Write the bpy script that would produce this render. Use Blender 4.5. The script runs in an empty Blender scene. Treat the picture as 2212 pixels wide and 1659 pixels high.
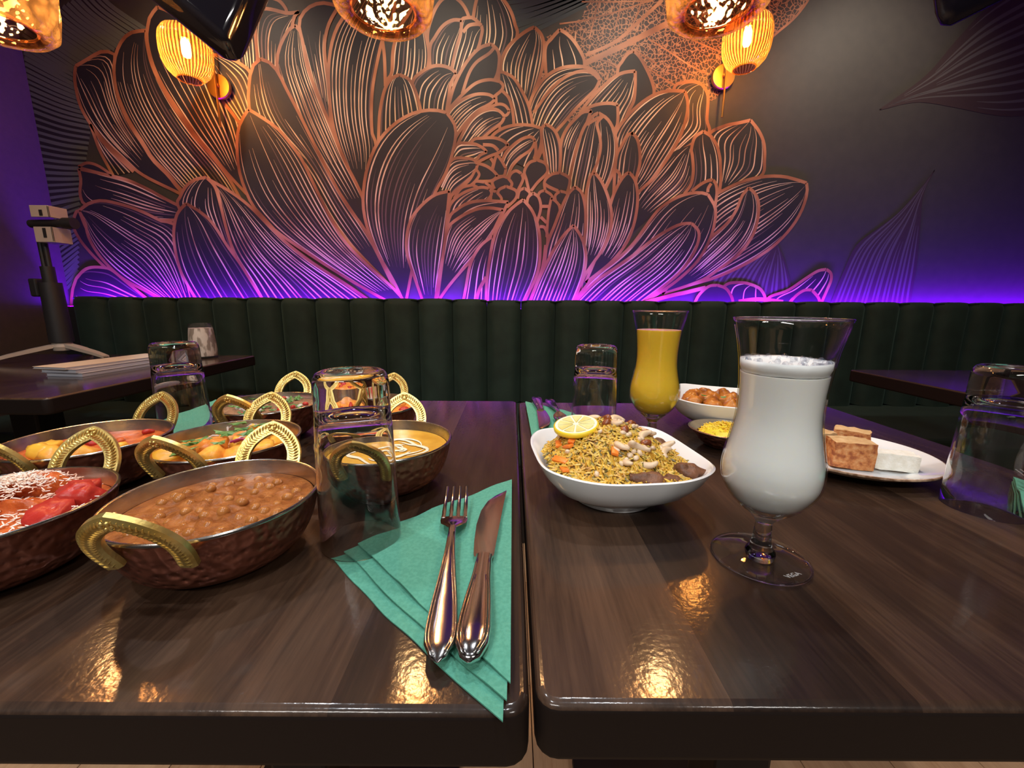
import bpy, bmesh, math, random
from mathutils import Vector, Matrix, noise
from math import sin, cos, pi, radians, sqrt, atan2
random.seed(7)
scn = bpy.context.scene
COL = scn.collection

# ------------------------------------------------------------------ camera, world, exposure
TZ = 0.75                     # table height
EYE = Vector((0, 0, 0.955))
FPX, PITCH, ROLL = 905.0, radians(11.0), radians(0.35)
WALL = 2.15                   # back wall plane
cam = bpy.data.cameras.new('camera')
cam.sensor_fit = 'HORIZONTAL'; cam.sensor_width = 36; cam.lens = 36 * FPX / 2212
cam.clip_start = 0.01; cam.clip_end = 60
camo = bpy.data.objects.new('camera', cam); COL.objects.link(camo)
fw = Vector((0, cos(PITCH), -sin(PITCH)))
r0 = Vector((1, 0, 0)); u0 = Vector((0, sin(PITCH), cos(PITCH)))
rt = r0 * cos(ROLL) + u0 * sin(ROLL); up = u0 * cos(ROLL) - r0 * sin(ROLL)
camo.matrix_world = Matrix(((rt.x, up.x, -fw.x, EYE.x), (rt.y, up.y, -fw.y, EYE.y), (rt.z, up.z, -fw.z, EYE.z), (0, 0, 0, 1)))
scn.camera = camo
vs = scn.view_settings
vs.view_transform = 'Standard'; vs.look = 'None'; vs.gamma = 1.0; vs.use_curve_mapping = False
vs.exposure = 0.0
cy = scn.cycles
cy.use_denoising = True
cy.max_bounces = 14; cy.transmission_bounces = 14; cy.transparent_max_bounces = 24; cy.glossy_bounces = 6; cy.diffuse_bounces = 4
cy.sample_clamp_indirect = 3.0; cy.sample_clamp_direct = 0.0
cy.blur_glossy = 0.6
w = bpy.data.worlds.new('world'); scn.world = w; w.use_nodes = True
w.node_tree.nodes['Background'].inputs[0].default_value = (0.8, 0.85, 1.0, 1)
w.node_tree.nodes['Background'].inputs[1].default_value = 0.02

SCONCE_W, PENDANT_W, WASH_W, DOWN_W, LED_S = 8.0, 4.0, 24.0, 38.0, 380.0
WARM = (1.0, 0.58, 0.25)
COOL = (0.86, 0.93, 1.0)
CEIL = 2.45

WASH_C = (1.0, 0.86, 0.68)
def light(name, kind, loc, power, color, **kw):
    d = bpy.data.lights.new(name, kind); d.energy = power; d.color = color
    for k, v in kw.items(): setattr(d, k, v)
    o = bpy.data.objects.new(name, d); COL.objects.link(o); o.location = loc
    return o

# ------------------------------------------------------------------ materials
def mat(name, base=(0.5, 0.5, 0.5), rough=0.5, metal=0.0, **kw):
    m = bpy.data.materials.new(name); m.use_nodes = True
    b = m.node_tree.nodes['Principled BSDF']
    b.inputs['Base Color'].default_value = (*base, 1); b.inputs['Roughness'].default_value = rough; b.inputs['Metallic'].default_value = metal
    for k, v in kw.items():
        i = b.inputs[k.replace('_', ' ')]
        i.default_value = (*v, 1) if isinstance(v, tuple) and len(i.default_value) == 4 else v
    return m

class N:                       # tiny node-graph helper
    def __init__(s, m): s.m = m; s.t = m.node_tree; s.b = s.t.nodes.get('Principled BSDF')
    def n(s, typ, **kw):
        n = s.t.nodes.new(typ)
        for k, v in kw.items():
            if k in n.inputs: n.inputs[k].default_value = v
            else: setattr(n, k, v)
        return n
    def l(s, a, b): s.t.links.new(a, b)
    def ramp(s, fac, stops):
        n = s.t.nodes.new('ShaderNodeValToRGB'); e = n.color_ramp.elements
        e[0].position, e[0].color = stops[0][0], (*stops[0][1], 1); e[1].position, e[1].color = stops[-1][0], (*stops[-1][1], 1)
        for p, c in stops[1:-1]:
            x = e.new(p); x.color = (*c, 1)
        s.l(fac, n.inputs[0]); return n.outputs[0]
    def coord(s, scale=(1, 1, 1), out='Object'):
        c = s.t.nodes.new('ShaderNodeTexCoord'); mp = s.t.nodes.new('ShaderNodeMapping'); mp.inputs['Scale'].default_value = scale
        s.l(c.outputs[out], mp.inputs[0]); return mp.outputs[0]
    def noise(s, vec, scale, detail=3.0, rough=0.5, dist=0.0):
        n = s.n('ShaderNodeTexNoise', Scale=scale, Detail=detail, Roughness=rough, Distortion=dist); s.l(vec, n.inputs['Vector']); return n.outputs['Fac']
    def bump(s, h, strength, dist=0.001, to='Normal'):
        n = s.n('ShaderNodeBump', Strength=strength, Distance=dist); s.l(h, n.inputs['Height']); s.l(n.outputs[0], s.b.inputs[to]); return n

def noisy(name, stops, scale=30, rough=0.4, bump=0.0, bscale=None, detail=4, sc=(1, 1, 1), **kw):
    m = mat(name, stops[0][1], rough, **kw); g = N(m); v = g.coord(sc)
    g.l(g.ramp(g.noise(v, scale, detail), stops), g.b.inputs['Base Color'])
    if bump: g.bump(g.noise(v, bscale or scale, 5), bump, 0.002)
    return m

def wood(name, dark, mid, lite, rough=0.5, coat=1.0):
    m = mat(name, mid, rough); g = N(m); b = g.b
    v = g.coord((9, 0.8, 9))
    oi = g.n('ShaderNodeObjectInfo'); add = g.n('ShaderNodeVectorMath', operation='ADD'); g.l(v, add.inputs[0])
    cmb = g.n('ShaderNodeMath', operation='MULTIPLY'); cmb.inputs[1].default_value = 40; g.l(oi.outputs['Random'], cmb.inputs[0]); g.l(cmb.outputs[0], add.inputs[1])
    a = g.noise(add.outputs[0], 3.0, 6, 0.65, 0.6)
    fine = g.noise(g.coord((160, 8, 160)), 2.0, 3, 0.6)
    mx = g.n('ShaderNodeMath', operation='MULTIPLY_ADD'); mx.inputs[1].default_value = 0.55
    g.l(a, mx.inputs[0])
    f2 = g.n('ShaderNodeMath', operation='MULTIPLY'); f2.inputs[1].default_value = 0.25; g.l(fine, f2.inputs[0])
    r2 = g.n('ShaderNodeMath', operation='MULTIPLY_ADD'); r2.inputs[1].default_value = 0.22; g.l(oi.outputs['Random'], r2.inputs[0]); g.l(f2.outputs[0], r2.inputs[2])
    g.l(r2.outputs[0], mx.inputs[2])
    g.l(g.ramp(mx.outputs[0], [(0.30, dark), (0.50, mid), (0.70, lite)]), b.inputs['Base Color'])
    b.inputs['Coat Weight'].default_value = coat; b.inputs['Coat Roughness'].default_value = 0.13; b.inputs['Coat IOR'].default_value = 1.36
    b.inputs['Specular IOR Level'].default_value = 0.15
    pv = g.coord((1, 1, 1))
    g.bump(g.noise(pv, 240, 2.0, 0.5), 0.10, 0.001, 'Coat Normal')
    g.bump(fine, 0.12, 0.0006)
    return m

def thin_glass(name, tint=(0.97, 0.98, 0.98), ior=1.45, rough=0.0):
    m = bpy.data.materials.new(name); m.use_nodes = True; t = m.node_tree; t.nodes.clear()
    o = t.nodes.new('ShaderNodeOutputMaterial'); mx = t.nodes.new('ShaderNodeMixShader'); tr = t.nodes.new('ShaderNodeBsdfTransparent'); gl = t.nodes.new('ShaderNodeBsdfGlossy'); lw = t.nodes.new('ShaderNodeLayerWeight'); pw = t.nodes.new('ShaderNodeMath'); pw.operation = 'POWER'; pw.inputs[1].default_value = 4.0; fr = t.nodes.new('ShaderNodeMath'); fr.operation = 'MULTIPLY_ADD'; fr.inputs[1].default_value = 0.75; fr.inputs[2].default_value = ((ior - 1) / (ior + 1)) ** 2
    lw.inputs[0].default_value = 0.5; t.links.new(lw.outputs['Facing'], pw.inputs[0]); t.links.new(pw.outputs[0], fr.inputs[0])
    tr.inputs[0].default_value = (*tint, 1); gl.inputs['Roughness'].default_value = rough
    t.links.new(fr.outputs[0], mx.inputs[0]); t.links.new(tr.outputs[0], mx.inputs[1]); t.links.new(gl.outputs[0], mx.inputs[2]); t.links.new(mx.outputs[0], o.inputs[0])
    return m

def glass(name, tint=(1, 1, 1), ior=1.47):
    m = bpy.data.materials.new(name); m.use_nodes = True; t = m.node_tree; t.nodes.clear()
    o = t.nodes.new('ShaderNodeOutputMaterial'); g = t.nodes.new('ShaderNodeBsdfGlass'); g.inputs['Color'].default_value = (*tint, 1); g.inputs['IOR'].default_value = ior; g.inputs['Roughness'].default_value = 0.0
    t.links.new(g.outputs[0], o.inputs[0]); return m

def amber(name, kind):          # coloured lamp glass: tinted see-through, part scattering, ribs or crackle vary the thickness
    m = bpy.data.materials.new(name); m.use_nodes = True; t = m.node_tree; t.nodes.clear(); L = t.links.new
    o = t.nodes.new('ShaderNodeOutputMaterial'); tr = t.nodes.new('ShaderNodeBsdfTransparent'); tl = t.nodes.new('ShaderNodeBsdfTranslucent'); gl = t.nodes.new('ShaderNodeBsdfGlossy'); lw = t.nodes.new('ShaderNodeLayerWeight'); pw = t.nodes.new('ShaderNodeMath'); pw.operation = 'POWER'; fr = t.nodes.new('ShaderNodeMath'); fr.operation = 'MULTIPLY_ADD'
    m1 = t.nodes.new('ShaderNodeMixShader'); m2 = t.nodes.new('ShaderNodeMixShader'); bp = t.nodes.new('ShaderNodeBump')
    tc = t.nodes.new('ShaderNodeTexCoord'); rp = t.nodes.new('ShaderNodeValToRGB')
    if kind == 'rib':
        sx = t.nodes.new('ShaderNodeSeparateXYZ'); L(tc.outputs['Object'], sx.inputs[0])
        at = t.nodes.new('ShaderNodeMath'); at.operation = 'ARCTAN2'; L(sx.outputs[1], at.inputs[0]); L(sx.outputs[0], at.inputs[1])
        mu = t.nodes.new('ShaderNodeMath'); mu.operation = 'MULTIPLY'; mu.inputs[1].default_value = 44; L(at.outputs[0], mu.inputs[0])
        si = t.nodes.new('ShaderNodeMath'); si.operation = 'SINE'; L(mu.outputs[0], si.inputs[0])
        ma = t.nodes.new('ShaderNodeMath'); ma.operation = 'MULTIPLY_ADD'; ma.inputs[1].default_value = 0.5; ma.inputs[2].default_value = 0.5; L(si.outputs[0], ma.inputs[0]); h = ma.outputs[0]
    else:
        vo = t.nodes.new('ShaderNodeTexVoronoi'); vo.feature = 'SMOOTH_F1'; vo.inputs['Scale'].default_value = 70; L(tc.outputs['Object'], vo.inputs['Vector']); h = vo.outputs['Distance']
    L(h, rp.inputs[0]); e = rp.color_ramp.elements
    if kind == 'rib': e[0].color = (0.10, 0.10, 0.10, 1); e[1].color = (0.85, 0.85, 0.85, 1); e[0].position = 0.35; e[1].position = 0.8
    else: e[0].color = (0.8, 0.8, 0.8, 1); e[1].color = (0.2, 0.2, 0.2, 1); e[0].position = 0.1; e[1].position = 0.7
    L(h, bp.inputs['Height']); bp.inputs['Strength'].default_value = 0.9; bp.inputs['Distance'].default_value = 0.004
    tr.inputs[0].default_value = (0.92, 0.56, 0.26, 1) if kind == 'rib' else (0.74, 0.44, 0.29, 1)
    tl.inputs[0].default_value = (1.0, 0.42, 0.09, 1) if kind == 'rib' else (0.95, 0.5, 0.2, 1)
    r2 = t.nodes.new('ShaderNodeValToRGB'); L(h, r2.inputs[0]); e2 = r2.color_ramp.elements
    if kind == 'rib': e2[0].position, e2[0].color = 0.25, (0.36, 0.13, 0.030, 1); e2[1].position, e2[1].color = 0.80, (1.0, 0.74, 0.40, 1)
    else: e2[0].position, e2[0].color = 0.15, (0.90, 0.58, 0.38, 1); e2[1].position, e2[1].color = 0.65, (0.42, 0.20, 0.12, 1)
    L(r2.outputs[0], tr.inputs[0])
    gl.inputs['Roughness'].default_value = 0.08; gl.inputs[0].default_value = (1, 0.9, 0.8, 1); pw.inputs[1].default_value = 3.0; fr.inputs[1].default_value = 0.6; fr.inputs[2].default_value = 0.05
    lw.inputs[0].default_value = 0.5; L(lw.outputs['Facing'], pw.inputs[0]); L(pw.outputs[0], fr.inputs[0]); L(bp.outputs[0], gl.inputs['Normal']); L(bp.outputs[0], lw.inputs['Normal'])
    mf = t.nodes.new('ShaderNodeMath'); mf.operation = 'MULTIPLY'; mf.inputs[1].default_value = 0.24 if kind == 'rib' else 0.10; L(rp.outputs[0], mf.inputs[0])
    L(mf.outputs[0], m1.inputs[0]); L(tr.outputs[0], m1.inputs[1]); L(tl.outputs[0], m1.inputs[2])
    L(fr.outputs[0], m2.inputs[0]); L(m1.outputs[0], m2.inputs[1]); L(gl.outputs[0], m2.inputs[2]); L(m2.outputs[0], o.inputs[0])
    return m

def emit(name, color, strength):
    m = bpy.data.materials.new(name); m.use_nodes = True; t = m.node_tree; t.nodes.clear()
    o = t.nodes.new('ShaderNodeOutputMaterial'); e = t.nodes.new('ShaderNodeEmission'); e.inputs[0].default_value = (*color, 1); e.inputs[1].default_value = strength
    t.links.new(e.outputs[0], o.inputs[0]); return m

def island_mat(name, stops, rough=0.5, **kw):
    m = mat(name, stops[0][1], rough, **kw); g = N(m); ge = g.n('ShaderNodeNewGeometry')
    g.l(g.ramp(ge.outputs['Random Per Island'], stops), g.b.inputs['Base Color']); return m

M = {}
M['wood'] = wood('table_wood', (0.009, 0.0040, 0.0024), (0.027, 0.0135, 0.0078), (0.074, 0.039, 0.022))
M['edge_band'] = mat('dark_edge_band', (0.010, 0.0058, 0.0045), 0.6, Specular_IOR_Level=0.15)
M['dark_metal'] = mat('dark_metal', (0.012, 0.012, 0.013), 0.45, 0.6)
M['floor'] = wood('floor_wood', (0.30, 0.17, 0.09), (0.42, 0.26, 0.15), (0.52, 0.34, 0.20), 0.4, 0.1)
M['wall'] = noisy('wall_paint', [(0.3, (0.054, 0.045, 0.044)), (0.7, (0.064, 0.053, 0.050))], 40, 0.55, 0.05, 400)
M['ceiling'] = mat('ceiling_paint', (0.03, 0.03, 0.03), 0.8)
M['print'] = noisy('mural_ground', [(0.3, (0.041, 0.037, 0.033)), (0.7, (0.049, 0.044, 0.038))], 25, 0.6)
M['petal_dark'] = noisy('mural_petal', [(0.3, (0.012, 0.010, 0.010)), (0.7, (0.018, 0.0145, 0.0135))], 12, 0.6)
M['copper_print'] = noisy('mural_copper', [(0.32, (0.20, 0.068, 0.026)), (0.52, (0.37, 0.145, 0.058)), (0.75, (0.64, 0.32, 0.16))], 6, 0.5, detail=1)
M['vein_print'] = noisy('mural_vein', [(0.30, (0.32, 0.16, 0.085)), (0.48, (0.66, 0.44, 0.25)), (0.7, (0.80, 0.60, 0.38))], 7, 0.5, detail=1)
M['vein_dim'] = mat('mural_vein_dim', (0.13, 0.075, 0.065), 0.6)
M['stripe'] = mat('mural_stripe', (0.110, 0.128, 0.120), 0.6)
M['stripe_dark'] = mat('mural_stripe_ground', (0.016, 0.012, 0.013), 0.6)
M['leaf_red'] = mat('mural_leaf', (0.042, 0.024, 0.024), 0.6)
M['leaf_stripe'] = mat('mural_leaf_stripe', (0.085, 0.075, 0.072), 0.6)
def net_mat():
    m = mat('mural_net', (0.03, 0.02, 0.02), 0.55); g = N(m); v = g.coord((1, 0.0, 1))
    nz = g.n('ShaderNodeTexNoise', Scale=25.0); g.l(v, nz.inputs['Vector'])
    mixv = g.n('ShaderNodeMix', data_type='VECTOR'); mixv.inputs[0].default_value = 0.03; g.l(v, mixv.inputs[4]); g.l(nz.outputs['Color'], mixv.inputs[5])
    vo = g.n('ShaderNodeTexVoronoi', feature='DISTANCE_TO_EDGE', Scale=60.0); g.l(mixv.outputs[1], vo.inputs['Vector'])
    g.l(g.ramp(vo.outputs['Distance'], [(0.045, (0.36, 0.17, 0.085)), (0.075, (0.20, 0.09, 0.05)), (0.11, (0.035, 0.022, 0.020))]), g.b.inputs['Base Color']); return m
M['net'] = net_mat()
M['velvet'] = noisy('green_velvet', [(0.35, (0.0060, 0.0200, 0.0130)), (0.65, (0.0105, 0.0300, 0.0205))], 14, 0.8, 0.08, 900, Sheen_Weight=0.25, Sheen_Roughness=0.4, Sheen_Tint=(0.25, 0.4, 0.33))
M['brass'] = noisy('brass', [(0.35, (0.66, 0.45, 0.12)), (0.65, (0.88, 0.67, 0.25))], 60, 0.36, 0.15, 300, metal=0.85)
def hammered():
    m = mat('hammered_copper', (0.20, 0.075, 0.05), 0.36, 0.75); g = N(m); v = g.coord()
    vo = g.n('ShaderNodeTexVoronoi', feature='SMOOTH_F1', Scale=160.0); g.l(v, vo.inputs['Vector'])
    g.bump(vo.outputs['Distance'], 0.7, 0.004)
    g.l(g.ramp(g.noise(v, 25), [(0.3, (0.15, 0.046, 0.030)), (0.7, (0.33, 0.115, 0.068))]), g.b.inputs['Base Color']); return m
M['copper'] = hammered()
M['steel'] = noisy('steel', [(0.3, (0.50, 0.46, 0.43)), (0.7, (0.68, 0.64, 0.60))], 50, 0.22, 0.05, 200, metal=1.0)
M['cutlery'] = mat('polished_cutlery', (0.72, 0.68, 0.66), 0.12, 1.0)
M['gold'] = mat('lamp_brass', (0.75, 0.42, 0.12), 0.3, 1.0)
M['white_glaze'] = mat('white_porcelain', (0.80, 0.80, 0.79), 0.12, Coat_Weight=0.5, Coat_Roughness=0.03)
M['brown_edge'] = noisy('brown_glaze', [(0.4, (0.16, 0.08, 0.04)), (0.6, (0.45, 0.30, 0.20))], 120, 0.35)
M['napkin'] = noisy('green_napkin', [(0.4, (0.065, 0.26, 0.18)), (0.6, (0.082, 0.30, 0.21))], 350, 0.9, 0.25, 900)
M['napkin_stitch'] = mat('napkin_stitch', (0.04, 0.20, 0.145), 0.9)
M['glass'] = glass('clear_glass')
M['thin'] = thin_glass('thin_glass')
M['milk'] = mat('milk', (0.88, 0.85, 0.80), 0.25, Subsurface_Weight=0.8, Subsurface_Radius=(0.030, 0.026, 0.020), Coat_Weight=0.5, Coat_Roughness=0.02)
M['foam'] = mat('milk_foam', (0.86, 0.85, 0.83), 0.35)
M['bubble'] = thin_glass('foam_bubble', (0.92, 0.93, 0.95), 1.6)
M['mango'] = mat('mango_drink', (0.95, 0.58, 0.04), 0.25, Subsurface_Weight=0.6, Subsurface_Radius=(0.020, 0.012, 0.002), Coat_Weight=0.6, Coat_Roughness=0.02)
M['sconce_glass'] = amber('sconce_amber', 'rib')
M['pendant_glass'] = amber('pendant_amber', 'crackle')
M['bulb'] = emit('bulb_glow', (1.0, 0.62, 0.22), 180.0)
M['black_gloss'] = mat('black_gloss', (0.007, 0.009, 0.017), 0.08, Coat_Weight=1.0, Coat_Roughness=0.02)
M['navy_gloss'] = mat('navy_gloss', (0.010, 0.012, 0.030), 0.2)
M['black_plastic'] = mat('black_plastic', (0.012, 0.012, 0.014), 0.5)
M['beige_plastic'] = mat('beige_plastic', (0.40, 0.35, 0.30), 0.5)
M['paper'] = mat('paper', (0.62, 0.54, 0.47), 0.8)
M['paper_grey'] = noisy('paper_edge', [(0.4, (0.25, 0.25, 0.30)), (0.6, (0.5, 0.49, 0.53))], 1.0, 0.8, sc=(1, 1, 900))
M['wax'] = noisy('wax', [(0.46, (0.30, 0.24, 0.20)), (0.54, (0.68, 0.60, 0.54))], 60, 0.5, sc=(1, 1, 0.35))
M['led'] = emit('led_glow', (0.15, 0.0, 1.0), LED_S)
M['lens'] = emit('spot_lens', COOL, 2.2)
M['panel'] = emit('panel_glow', (1.0, 0.96, 0.91), 46.0)
M['etch'] = mat('etched_mark', (0.42, 0.43, 0.44), 0.6)

# ------------------------------------------------------------------ mesh builder
class G:
    def __init__(s): s.V = []; s.F = []; s.I = []
    def add(s, V, F, mi=0):
        b = len(s.V); s.V += [tuple(v) for v in V]; s.F += [tuple(i + b for i in f) for f in F]; s.I += [mi] * len(F); return s
    def rings(s, R, mi=0, close=True, cap0=False, cap1=False):
        n = len(R[0]); V = [p for r in R for p in r]; F = []
        for i in range(len(R) - 1):
            for j in range(n if close else n - 1):
                k = (j + 1) % n; F.append((i * n + j, i * n + k, (i + 1) * n + k, (i + 1) * n + j))
        if cap0: F.append(tuple(range(n))[::-1])
        if cap1: F.append(tuple((len(R) - 1) * n + j for j in range(n)))
        return s.add(V, F, mi)
    def lathe(s, prof, seg=48, mi=0, c=(0, 0, 0), closed=False):
        R = []
        for r, z in prof:
            R.append([(c[0] + max(r, 1e-5) * cos(2 * pi * j / seg), c[1] + max(r, 1e-5) * sin(2 * pi * j / seg), c[2] + z) for j in range(seg)])
        if closed: R.append(R[0])
        return s.rings(R, mi)
    def tube(s, pts, rad, seg=8, mi=0, cap=True, flat=1.0, upv=None):
        pts = [Vector(p) for p in pts]; R = []; n = len(pts)
        rads = rad if isinstance(rad, (list, tuple)) else [rad] * n
        prev = None
        for i, p in enumerate(pts):
            t = (pts[min(i + 1, n - 1)] - pts[max(i - 1, 0)]).normalized()
            ref = Vector(upv) if upv else (prev if prev is not None else (Vector((0, 0, 1)) if abs(t.z) < 0.9 else Vector((1, 0, 0))))
            a = (ref - t * ref.dot(t)).normalized(); b = t.cross(a); prev = a
            R.append([p + (a * cos(2 * pi * j / seg) * flat + b * sin(2 * pi * j / seg)) * rads[i] for j in range(seg)])
        return s.rings(R, mi, True, cap, cap)
    def ell(s, c, r, seg=10, rg=6, mi=0, rot=None):
        R = []; c = Vector(c)
        for i in range(rg + 1):
            a = pi * i / rg; q = max(sin(a), 1e-3)
            ring = [Vector((r[0] * q * cos(2 * pi * j / seg), r[1] * q * sin(2 * pi * j / seg), -r[2] * cos(a))) for j in range(seg)]
            R.append([c + (rot @ p if rot else p) for p in ring])
        return s.rings(R, mi, True, True, True)
    def box(s, lo, hi, mi=0):
        x0, y0, z0 = lo; x1, y1, z1 = hi
        V = [(x0, y0, z0), (x1, y0, z0), (x1, y1, z0), (x0, y1, z0), (x0, y0, z1), (x1, y0, z1), (x1, y1, z1), (x0, y1, z1)]
        return s.add(V, [(3, 2, 1, 0), (4, 5, 6, 7), (0, 1, 5, 4), (1, 2, 6, 5), (2, 3, 7, 6), (3, 0, 4, 7)], mi)
    def build(s, name, mats, parent=None, smooth=35, bevel=0.0, bseg=2, recalc=True, loc=None):
        me = bpy.data.meshes.new(name); me.from_pydata(s.V, [], s.F)
        for m in (mats if isinstance(mats, (list, tuple)) else [mats]): me.materials.append(m)
        me.polygons.foreach_set('material_index', s.I)
        if recalc or bevel:
            bm = bmesh.new(); bm.from_mesh(me)
            if bevel:
                ed = [e for e in bm.edges if len(e.link_faces) == 2 and e.calc_face_angle(0) > 0.6]
                bmesh.ops.bevel(bm, geom=ed, offset=bevel, segments=bseg, profile=0.5, affect='EDGES', clamp_overlap=True)
            bmesh.ops.recalc_face_normals(bm, faces=bm.faces); bm.to_mesh(me); bm.free()
        if smooth:
            me.polygons.foreach_set('use_smooth', [True] * len(me.polygons))
            if smooth < 180: me.set_sharp_from_angle(angle=radians(smooth))
            if bevel: me.polygons.foreach_set('use_smooth', [p.area < 4e-4 for p in me.polygons])
        o = bpy.data.objects.new(name, me); COL.objects.link(o)
        if parent: o.parent = parent
        if loc: o.location = loc
        return o

def tag(o, label, cat, group=None, kind=None):
    if label: o['label'] = label
    if cat: o['category'] = cat
    if group: o['group'] = group
    if kind: o['kind'] = kind
    return o
def thing(name, label, cat, loc=(0, 0, 0), rz=0, group=None):
    o = bpy.data.objects.new(name, None); o.empty_display_size = 0.03; COL.objects.link(o); o.location = loc; o.rotation_euler.z = rz
    return tag(o, label, cat, group)
def struct(o): o['kind'] = 'structure'; return o
def copy_tree(o, parent=None):
    c = o.copy(); COL.objects.link(c); c.parent = parent
    for ch in list(o.children): copy_tree(ch, c)
    return c
def cr(P, n=6):                # Catmull-Rom through points
    P = [Vector(p) for p in P]; Q = [P[0] * 2 - P[1]] + P + [P[-1] * 2 - P[-2]]; out = []
    for i in range(1, len(Q) - 2):
        a, b, c, d = Q[i - 1:i + 3]
        for k in range(n):
            t = k / n; out.append(0.5 * ((2 * b) + (c - a) * t + (2 * a - 5 * b + 4 * c - d) * t * t + (3 * b - a - 3 * c + d) * t ** 3))
    out.append(P[-1]); return out

# ------------------------------------------------------------------ room shell
XL, XR, YF = -2.23, 3.1, -3.2
g = G(); g.box((XL - 0.1, WALL, 0), (XR, WALL + 0.1, CEIL)); wb = struct(g.build('wall_back', M['print'], smooth=0))
g = G(); g.box((XL - 0.1, YF, 0), (XL, WALL, CEIL)); struct(g.build('wall_left', M['wall'], smooth=0))
g = G(); g.box((XR, YF, 0), (XR + 0.1, WALL + 0.1, CEIL)); struct(g.build('wall_right', M['wall'], smooth=0))
g = G(); g.box((XL - 0.1, YF - 0.1, 0), (XR + 0.1, YF, CEIL)); struct(g.build('wall_front', M['wall'], smooth=0))
g = G(); g.box((XL - 0.1, YF - 0.1, CEIL), (XR + 0.1, WALL + 0.1, CEIL + 0.1)); struct(g.build('ceiling', M['ceiling'], smooth=0))
g = G(); g.box((XL - 0.1, YF - 0.1, -0.1), (XR + 0.1, WALL + 0.1, -0.012)); fl = struct(g.build('floor', M['dark_metal'], smooth=0))
pm = None
for i in range(14):
    for j in range(3):
        x0 = XL + i * 0.19; y0 = -0.6 + j * 0.95 - (0.4 if i % 2 else 0)
        if pm is None:
            g = G(); g.box((0.001, 0.001, -0.012), (0.189, 0.949, 0)); o = g.build('plank', M['floor'], fl, 0, 0.001, 1); pm = o.data
        else:
            o = bpy.data.objects.new('plank', pm); COL.objects.link(o); o.parent = fl
        o.location = (x0, y0, 0)
for i in range(14, 28):
    for j in range(3):
        o = bpy.data.objects.new('plank', pm); COL.objects.link(o); o.parent = fl; o.location = (XL + i * 0.19, -0.6 + j * 0.95 - (0.4 if i % 2 else 0), 0)

# ------------------------------------------------------------------ tables
def slab_boards(x0, x1, y0, y1, z1, th, parent, n=6, r=0.005):
    bm = bmesh.new(); bmesh.ops.create_cube(bm, size=1)
    for v in bm.verts: v.co = Vector(((x0 + x1) / 2 + v.co.x * (x1 - x0), (y0 + y1) / 2 + v.co.y * (y1 - y0), z1 - th / 2 + v.co.z * th))
    vert = [e for e in bm.edges if abs(e.verts[0].co.z - e.verts[1].co.z) > th * 0.5]
    bmesh.ops.bevel(bm, geom=vert, offset=0.012, segments=4, profile=0.5, affect='EDGES')
    ed = [e for e in bm.edges if len(e.link_faces) == 2 and e.calc_face_angle(0) > 0.8]
    bmesh.ops.bevel(bm, geom=ed, offset=r, segments=4, profile=0.5, affect='EDGES')
    cuts = [x0 + (x1 - x0) * k / n for k in range(n + 1)]
    cuts = [c + (random.uniform(-0.012, 0.012) if 0 < k < n else 0) for k, c in enumerate(cuts)]
    for k in range(n):
        b2 = bm.copy()
        for x, sgn in ((cuts[k], -1), (cuts[k + 1], 1)):
            if (sgn < 0 and k > 0) or (sgn > 0 and k < n - 1):
                bmesh.ops.bisect_plane(b2, geom=b2.verts[:] + b2.edges[:] + b2.faces[:], plane_co=(x, 0, 0), plane_no=(sgn, 0, 0), clear_outer=True)
                be = [e for e in b2.edges if len(e.link_faces) == 1]
                bmesh.ops.holes_fill(b2, edges=be)
        for v in b2.verts: v.co.x -= (x0 + x1) / 2; v.co.y -= (y0 + y1) / 2
        me = bpy.data.meshes.new('board'); b2.normal_update()
        for f in b2.faces: f.material_index = 1 if f.normal.z < 0.3 else 0
        b2.to_mesh(me); b2.free(); me.materials.append(M['wood']); me.materials.append(M['edge_band'])
        me.set_sharp_from_angle(angle=radians(40)); me.polygons.foreach_set('use_smooth', [p.area < 4e-4 for p in me.polygons])
        o = bpy.data.objects.new('board', me); COL.objects.link(o); o.parent = parent
    bm.free()
def table(x0, x1, y0, y1, label, n=6, cx=None):
    t = thing('dining_table', label, 'table', ((x0 + x1) / 2, (y0 + y1) / 2, 0))
    slab_boards(x0, x1, y0, y1, TZ, 0.037, t, n)
    cx = 0.0 if cx is None else cx
    g = G(); g.box((cx - 0.04, -0.04, 0.02), (cx + 0.04, 0.04, TZ - 0.045)); g.build('column', M['dark_metal'], t, 0, 0.006)
    g = G(); g.box((cx - 0.22, -0.25, TZ - 0.047), (cx + 0.22, 0.25, TZ - 0.0375)); g.build('bracket', M['dark_metal'], t, 0)
    g = G(); g.box((cx - 0.2, -0.2, 0), (cx + 0.2, 0.2, 0.02)); g.build('base_plate', M['dark_metal'], t, 0, 0.004)
    return t
table(-0.617, 0.0103, 0.177, 0.868, 'dark varnished wooden table holding the copper curry bowls')
table(0.0137, 0.649, 0.181, 0.857, 'dark varnished wooden table holding the two milkshake glasses and the white dishes')
table(-1.90, -0.985, 0.862, 1.60, 'dark wooden side table carrying the phone tripod and paper menus', 8)
table(1.085, 1.72, 0.66, 1.335, 'empty dark wooden side table near the dark end of the banquette')

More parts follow.
